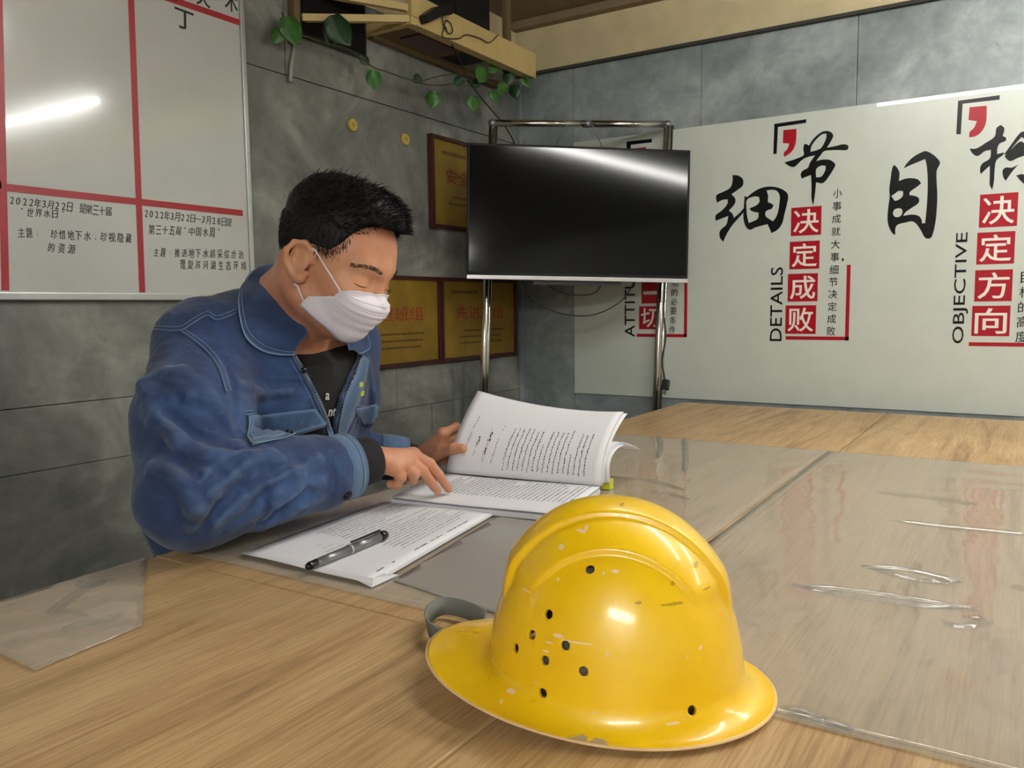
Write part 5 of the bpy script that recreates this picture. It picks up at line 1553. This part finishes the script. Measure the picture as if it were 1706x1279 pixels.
# black shirt under it
T_ = Field((.74, .92, .62), (1.28, 1.36, 1.16), .0035)
torso(T_, -.0145)
T_.cone(NB + Vector((-.03, .045, -.018)), (.87, 1.14, 1.043), .048, .044, .04)
T_.cone(NB + Vector((.03, .045, -.018)), (1.14, 1.15, 1.043), .048, .042, .04)
T_.cone(NB + Vector((0, -.01, -.03)), NB + Vector((-.005, -.02, .02)), .070, .064, .03)
hd = (H(-.03, 0, -.05) - NB).normalized()
X, Y, Z = (T_.ax[0][:, None, None], T_.ax[1][None, :, None], T_.ax[2][None, None, :])
pn = Vector((0, -.35, 1)).normalized(); pc_ = march(JS, 520, 590)
nb_z = on_y(525, 588, 1.06)
plane = (X - nb_z.x) * 0 + (Y - nb_z.y) * -.55 + (Z - nb_z.z)
T_.f = np.maximum(T_.f, (plane * .85).astype(np.float32))
V, Q = surface_nets(T_); V = smooth_mesh(V, Q, 1, .45)
shirt = link('black_shirt', mesh_np('black_shirt', V, Q), M['black_knit'], man, True)
# shirt lettering that shows in the opening
def on_field(F, px, py, off=0.0):
    q = march(F, px, py)
    return q, (grad(F, q) if q is not None else None)
M['white_print'] = plain('white_shirt_print', srgb(214, 210, 200), .8)
for s_, a, b, hpx in (('a', 544, 660, 14), ('nt', 552, 686, 17)):
    q, g_ = on_field(T_, a, b)
    if q is None: print('shirt miss'); continue
    u_ = Vector((1, .0, 0)); u_ = (u_ - g_ * u_.dot(g_)).normalized(); v_ = g_.cross(u_)
    k_ = hpx / F_PX * (q - CAM).length
    fit_text('shirt_lettering', s_, frame(u_, v_, g_, q + g_ * .0022), None, k_ * .8, M['white_print'], shirt, rot=-.12, bold=.01)
# undersleeves (black cuffs)
def sleeve(a, b, r1, r2, mat, nm, flare=0, seg=28):
    bm = bmesh.new(); bm_tube(bm, [a.lerp(b, i / 8) for i in range(9)], [r1 + (r2 - r1) * i / 8 + .0008 * math.sin(i * 2.2) for i in range(9)], seg, False)
    o = from_bm(nm, bm, mat, man, True); s2 = o.modifiers.new('s', 'SOLIDIFY'); s2.thickness = .003; s2.offset = 0; return o
rd = (RW - RE).normalized()
sleeve(RC - rd * .04, RW + rd * .004, .041, .036, M['black_knit'], 'black_sleeve')
ld = (LW - LE).normalized()
sleeve(LC - ld * .04, LW - ld * .004, .036, .030, M['black_knit'], 'black_sleeve')

# --- pieces laid on the jacket, shaped by following its surface
def lay(px, py, off=.002, F=None):
    F = F or JS
    q = march(F, px, py)
    if q is None: return None
    return q + grad(F, q) * off
def patch(name, corners, nu, nv, off, th, mat, parent=jac, F=None):
    g = []
    for i in range(nu + 1):
        row = []
        for k in range(nv + 1):
            s_, t_ = i / nu, k / nv
            a, b, c, d = corners
            x = (a[0] * (1 - s_) + b[0] * s_) * (1 - t_) + (d[0] * (1 - s_) + c[0] * s_) * t_
            y = (a[1] * (1 - s_) + b[1] * s_) * (1 - t_) + (d[1] * (1 - s_) + c[1] * s_) * t_
            row.append(lay(x, y, off, F))
        g.append(row)
    bm = bmesh.new(); vs = [[bm.verts.new(p) if p is not None else None for p in r] for r in g]
    for i in range(nu):
        for k in range(nv):
            q = (vs[i][k], vs[i + 1][k], vs[i + 1][k + 1], vs[i][k + 1])
            if all(q): bm.faces.new(q)
    o = from_bm(name, bm, mat, parent, True); s2 = o.modifiers.new('s', 'SOLIDIFY'); s2.thickness = th; s2.offset = 0
    return o
def seam(name, pts, r, off, mat, parent=jac, F=None, n=5, stitch=False):
    sp = smooth_path([Vector((a, b, 0)) for a, b in pts], n); w3 = [lay(p.x, p.y, off, F) for p in sp]; w3 = [p for p in w3 if p is not None]
    out = []; 
    for p in w3:
        if out and (p - out[-1]).length > .05: break
        out.append(p)
    if len(out) < 2: return
    if stitch:
        bm = bmesh.new()
        L = 0; acc = [0]
        for a, b in zip(out, out[1:]): acc.append(acc[-1] + (b - a).length)
        s_ = 0
        def pt(s):
            i = int(np.searchsorted(acc, s)) ; i = min(max(i, 1), len(out) - 1); f = (s - acc[i - 1]) / max(acc[i] - acc[i - 1], 1e-9)
            return out[i - 1].lerp(out[i], f)
        while s_ < acc[-1] - .004:
            bm_tube(bm, [pt(s_), pt(s_ + .0032)], r, 5); s_ += .0048
        return from_bm(name, bm, mat, parent, kind='stuff')
    return tube(name, out, r, mat, parent, seg=6)
# chest pocket flap (his right) with button
patch('pocket_flap', [(409, 693), (523, 680), (540, 704), (417, 741)], 16, 8, .0048, .0025, M['denim2'])
patch('pocket_edge', [(415, 738), (541, 701), (537, 709), (420, 746)], 14, 2, .0046, .0045, M['denim_dark'])
seam('flap_stitching', [(409, 693), (416, 740), (455, 738), (500, 725), (541, 704), (523, 681)], .0007, .0068, M['stitch'], n=5)
seam('flap_stitching', [(415, 700), (421, 733), (458, 731), (498, 719), (530, 703)], .0006, .0068, M['stitch'], n=5, stitch=True)
seam('yoke_seam', [(405, 692), (440, 686), (480, 682), (524, 680)], .0012, .0030, M['denim2'], n=4)
seam('yoke_stitching', [(405, 686), (440, 680), (480, 676), (524, 674)], .0005, .0034, M['stitch'], n=4, stitch=True)
patch('pocket_flap', [(590, 680), (626, 672), (641, 704), (602, 706)], 10, 8, .0030, .0025, M['denim2'])
seam('flap_stitching', [(590, 682), (600, 712), (612, 716), (624, 724), (641, 706), (630, 680)], .0006, .0050, M['stitch'], n=4)
seam('yoke_seam', [(592, 676), (610, 676), (628, 672)], .0012, .0030, M['denim2'], n=4)
# shoulder yoke and armhole seams
seam('shoulder_seam', [(258, 549), (300, 552), (322, 540), (345, 527), (362, 534), (394, 522)], .0012, .0025, M['denim2'], n=5)
seam('shoulder_stitching', [(262, 544), (300, 546), (322, 533), (345, 521), (362, 528), (394, 516)], .0005, .0030, M['stitch'], n=5, stitch=True)
seam('armhole_seam', [(304, 553), (338, 580), (362, 612), (376, 655)], .0013, .0025, M['denim_dark'], n=5)
seam('armhole_stitching', [(310, 551), (344, 577), (369, 610), (383, 655)], .0005, .0030, M['stitch'], n=5, stitch=True)
# front bands beside the zip
def band(pts_a, pts_b, mat, off, nm):
    n = 14
    A = smooth_path([Vector((*p, 0)) for p in pts_a], 6); Bp = smooth_path([Vector((*p, 0)) for p in pts_b], 6)
    pick = lambda L, t_: L[min(int(t_ * (len(L) - 1)), len(L) - 1)]
    bm = bmesh.new(); g = []
    for i in range(n + 1):
        a, b = pick(A, i / n), pick(Bp, i / n); row = []
        for k in range(4):
            p = a.lerp(b, k / 3); q = lay(p.x, p.y, off); row.append(bm.verts.new(q) if q is not None else None)
        g.append(row)
    for i in range(n):
        for k in range(3):
            q = (g[i][k], g[i + 1][k], g[i + 1][k + 1], g[i][k + 1])
            if all(q): bm.faces.new(q)
    o = from_bm(nm, bm, mat, jac, True); s2 = o.modifiers.new('s', 'SOLIDIFY'); s2.thickness = .002; s2.offset = 0
band([(484, 590), (508, 632), (531, 682), (548, 728)], [(493, 592), (516, 632), (540, 682), (556, 726)], M['denim_dark'], .0016, 'front_band')
band([(572, 728), (590, 690), (606, 640), (614, 600)], [(561, 728), (573, 662), (592, 622), (603, 590)], M['denim2'], .0016, 'front_band')
seam('band_stitching', [(482, 600), (503, 636), (526, 684), (543, 728)], .0005, .0028, M['stitch'], n=5, stitch=True)
seam('band_stitching', [(578, 728), (594, 692), (602, 655)], .0005, .0028, M['stitch'], n=5, stitch=True)
def zipper(pts, nm):
    sp = smooth_path([Vector((*p, 0)) for p in pts], 8); w3 = [lay(p.x, p.y, .0006) for p in sp]; w3 = [p for p in w3 if p is not None]
    tube('zip_tape', w3, .0016, M['black_knit'], jac, seg=6)
    bm = bmesh.new()
    L = 0; last = None
    for a, b in zip(w3, w3[1:]):
        m_ = int((b - a).length / .0034) + 1
        for k in range(m_):
            p = a.lerp(b, k / m_); 
            if last is None or (p - last).length > .0032:
                bmesh.ops.create_cube(bm, size=.0021, matrix=Matrix.Translation(p + Vector((0, -.0014, .0006)))); last = p
    from_bm(nm, bm, M['zip'], jac, kind='stuff')
zipper([(492, 596), (513, 634), (537, 682), (554, 727)], 'zip_teeth')
zipper([(562, 727), (565, 700), (574, 662), (589, 625), (600, 596)], 'zip_teeth')
def button(px, py, F=None, r=.0085):
    q = march(F or JS, px, py)
    if q is None: print('button miss', px, py); return
    g_ = grad(F or JS, q); m = g_.to_track_quat('Z', 'Y').to_matrix().to_4x4(); m.translation = q + g_ * .0075
    bm = bmesh.new(); bmesh.ops.create_uvsphere(bm, u_segments=20, v_segments=10, radius=r, matrix=m @ Matrix.Diagonal((1, 1, .42, 1)))
    from_bm('snap_button', bm, M['button'], jac, True)
    bm = bmesh.new(); bmesh.ops.create_cone(bm, cap_ends=True, segments=24, radius1=r * 1.12, radius2=r * 1.05, depth=.002, matrix=m @ Matrix.Translation((0, 0, -.001)))
    from_bm('snap_ring', bm, M['button'], jac, True)
button(477, 721); button(575, 822, r=.0075); button(503, 617, r=.005)
button(643, 702, r=.004) if march(JS, 643, 702) else None
# yellow embroidery
for s_, a, b in (('MK', 600, 640), ('BOM', 602, 655)):
    q = march(JS, a, b)
    if q is not None:
        g_ = grad(JS, q); u_ = Vector((1, 0, 0)); u_ = (u_ - g_ * u_.dot(g_)).normalized(); v_ = g_.cross(u_)
        bm = bmesh.new(); r9 = random.Random(int(a))
        for k in range(7):
            o_ = q + u_ * (-.008 + .0026 * k) + g_ * .002
            hgt = r9.uniform(.006, .010)
            bm_tube(bm, [o_ - v_ * hgt / 2, o_ + v_ * hgt / 2 + u_ * r9.uniform(-.0012, .0012)], .0008, 4)
        from_bm('yellow_embroidery', bm, M['yellow_thread'], jac, kind='stuff')
# cuff
cuf = RC - rd * .052
def ring_pts(c, d, r, n=40, ph=0):
    u_ = d.orthogonal().normalized(); v_ = d.cross(u_)
    return [c + (u_ * math.cos(2 * PI * i / n) + v_ * math.sin(2 * PI * i / n)) * r for i in range(n + 1)]
bm = bmesh.new(); bm_tube(bm, [cuf, cuf.lerp(RC, .04), cuf.lerp(RC, .5), RC + rd * .004], [.0525, .0545, .0535, .0515], 44, False)
o = from_bm('cuff', bm, M['denim2'], jac, True); s2 = o.modifiers.new('s', 'SOLIDIFY'); s2.thickness = .004; s2.offset = -1
for k, r_ in ((.06, .0552), (.94, .0528)): tube('cuff_stitching', ring_pts(cuf.lerp(RC, k), rd, r_), .0007, M['stitch'], jac, seg=5)
tube('cuff_edge', ring_pts(RC + rd * .004, rd, .0500), .0022, M['denim2'], jac, seg=8)
bm = bmesh.new(); bm_tube(bm, [LC - ld * .055, LC - ld * .02, LC + ld * .002], [.048, .047, .044], 40, False)
o = from_bm('cuff', bm, M['denim2'], jac, True); s2 = o.modifiers.new('s', 'SOLIDIFY'); s2.thickness = .004; s2.offset = -1
# collar: two leaves folding out over the jacket
def collar(inner_, outer_, nm, nv=8, off=.007):
    """inner_: 3-D points round the neck, outer_: picture points on the cloth"""
    n = 24
    I = smooth_path(inner_, 8); O = smooth_path(outer_, 8)
    pick = lambda L, t_: (lambda x: L[int(x)].lerp(L[min(int(x) + 1, len(L) - 1)], x - int(x)))(t_ * (len(L) - 1))
    bm = bmesh.new(); g = []
    for i in range(n + 1):
        a, b = pick(I, i / n), pick(O, i / n); row = []
        for k in range(nv + 1):
            s_ = k / nv; p = a.lerp(b, s_)
            p = p + Vector((0, 0, .012)) * math.sin(PI * s_) * (1 - i / n * .6)
            # stay outside the jacket
            for _ in range(6):
                v_ = JS.at(p)
                if v_ < .005: p = p + grad(JS, p) * (.0055 - v_)
            row.append(bm.verts.new(p))
        g.append(row)
    for i in range(n):
        for k in range(nv): bm.faces.new((g[i][k], g[i + 1][k], g[i + 1][k + 1], g[i][k + 1]))
    o = from_bm(nm, bm, M['denim'], jac, True); s2 = o.modifiers.new('s', 'SOLIDIFY'); s2.thickness = .003; s2.offset = 0
    sb = o.modifiers.new('b', 'SUBSURF'); sb.levels = sb.render_levels = 1
    edge = [v for v in (r[-1] for r in g) if v.is_valid] if False else None
    return I, O
def edge_line(O, off, r, mat, nm, shrink=0):
    tube(nm, [p + Vector((-.002, -.004, .001)) for p in O], r, mat, jac, seg=5)
nk = lambda px, py, t_: on_t(px, py, t_)
inn = [nk(468, 452, 1.50), nk(456, 462, 1.455), nk(452, 482, 1.43), nk(456, 510, 1.415), nk(468, 545, 1.405), nk(484, 578, 1.40)]
def L3(px, py, fallback): 
    q = lay(px, py, .007); return q if q is not None else fallback
out = [nk(448, 446, 1.50), nk(420, 452, 1.44), L3(403, 478, nk(403, 478, 1.40)), L3(394, 510, nk(394, 510, 1.38)), L3(402, 560, None), L3(428, 585, None), L3(462, 593, None), L3(487, 593, None)]
I, O = collar(inn, out, 'collar'); edge_line(O, 0, .0011, M['stitch'], 'collar_stitching')
tube('collar_stitching', [p.lerp(I[min(int(i * len(I) / len(O)), len(I) - 1)], .10) + Vector((-.004, -.006, .004)) for i, p in enumerate(O)], .0005, M['stitch'], jac, seg=5)
inn = [nk(556, 520, 1.50), nk(562, 545, 1.47), nk(570, 566, 1.45), nk(582, 584, 1.44)]
out = [nk(588, 528, 1.56), L3(604, 556, nk(604, 556, 1.52)), L3(609, 580, nk(609, 580, 1.52)), L3(592, 592, nk(592, 592, 1.50))]
I, O = collar(inn, out, 'collar'); edge_line(O, 0, .0009, M['stitch'], 'collar_stitching')
# trousers, shoes, stool under the table
L_ = Field((.78, .55, .02), (1.22, 1.42, .72), .008)
for sx in (-1, 1):
    c = 1.0
    L_.chain([(c + sx * .09, 1.24, .56), (c + sx * .10, .86, .535), (c + sx * .10, .84, .12)], [.092, .072, .055], .03)
L_.ell((1.0, 1.25, .60), (.17, .14, .13), None, .04)
V, Q = surface_nets(L_); V = smooth_mesh(V, Q, 2, .5)
link('trousers', mesh_np('trousers', V, Q), M['trousers'], man, True)
for sx in (-1, 1):
    S_ = Field((1.0 + sx * .10 - .08, .60, .0), (1.0 + sx * .10 + .08, .96, .14), .006)
    S_.chain([(1.0 + sx * .10, .89, .045), (1.0 + sx * .10, .70, .035)], [.044, .036], .02); S_.cone((1.0 + sx * .1, .86, .06), (1.0 + sx * .1, .85, .11), .04, .035, .02)
    X, Y, Z = (S_.ax[0][:, None, None], S_.ax[1][None, :, None], S_.ax[2][None, None, :])
    S_.f = np.maximum(S_.f, (.004 - Z + 0 * X).astype(np.float32))
    V, Q = surface_nets(S_); link('shoe', mesh_np('shoe', V, Q), M['pen_black'], man, True)
stl = empty('stool', (1.0, 1.27, 0), 'dark round stool the man sits on, hidden behind the table', 'stool')
bm = bmesh.new(); bmesh.ops.create_cone(bm, cap_ends=True, segments=40, radius1=.17, radius2=.17, depth=.04, matrix=Matrix.Translation((1.0, 1.27, .445))); bmesh.ops.bevel(bm, geom=bm.edges[:], offset=.006, segments=2, affect='EDGES')
from_bm('seat', bm, M['dark'], stl)
for a in range(4):
    c_, s_ = math.cos(a * PI / 2 + .78), math.sin(a * PI / 2 + .78)
    tube('leg', [(1.0 + .12 * c_, 1.27 + .12 * s_, .43), (1.0 + .17 * c_, 1.27 + .17 * s_, .0)], .012, M['steel'], stl)
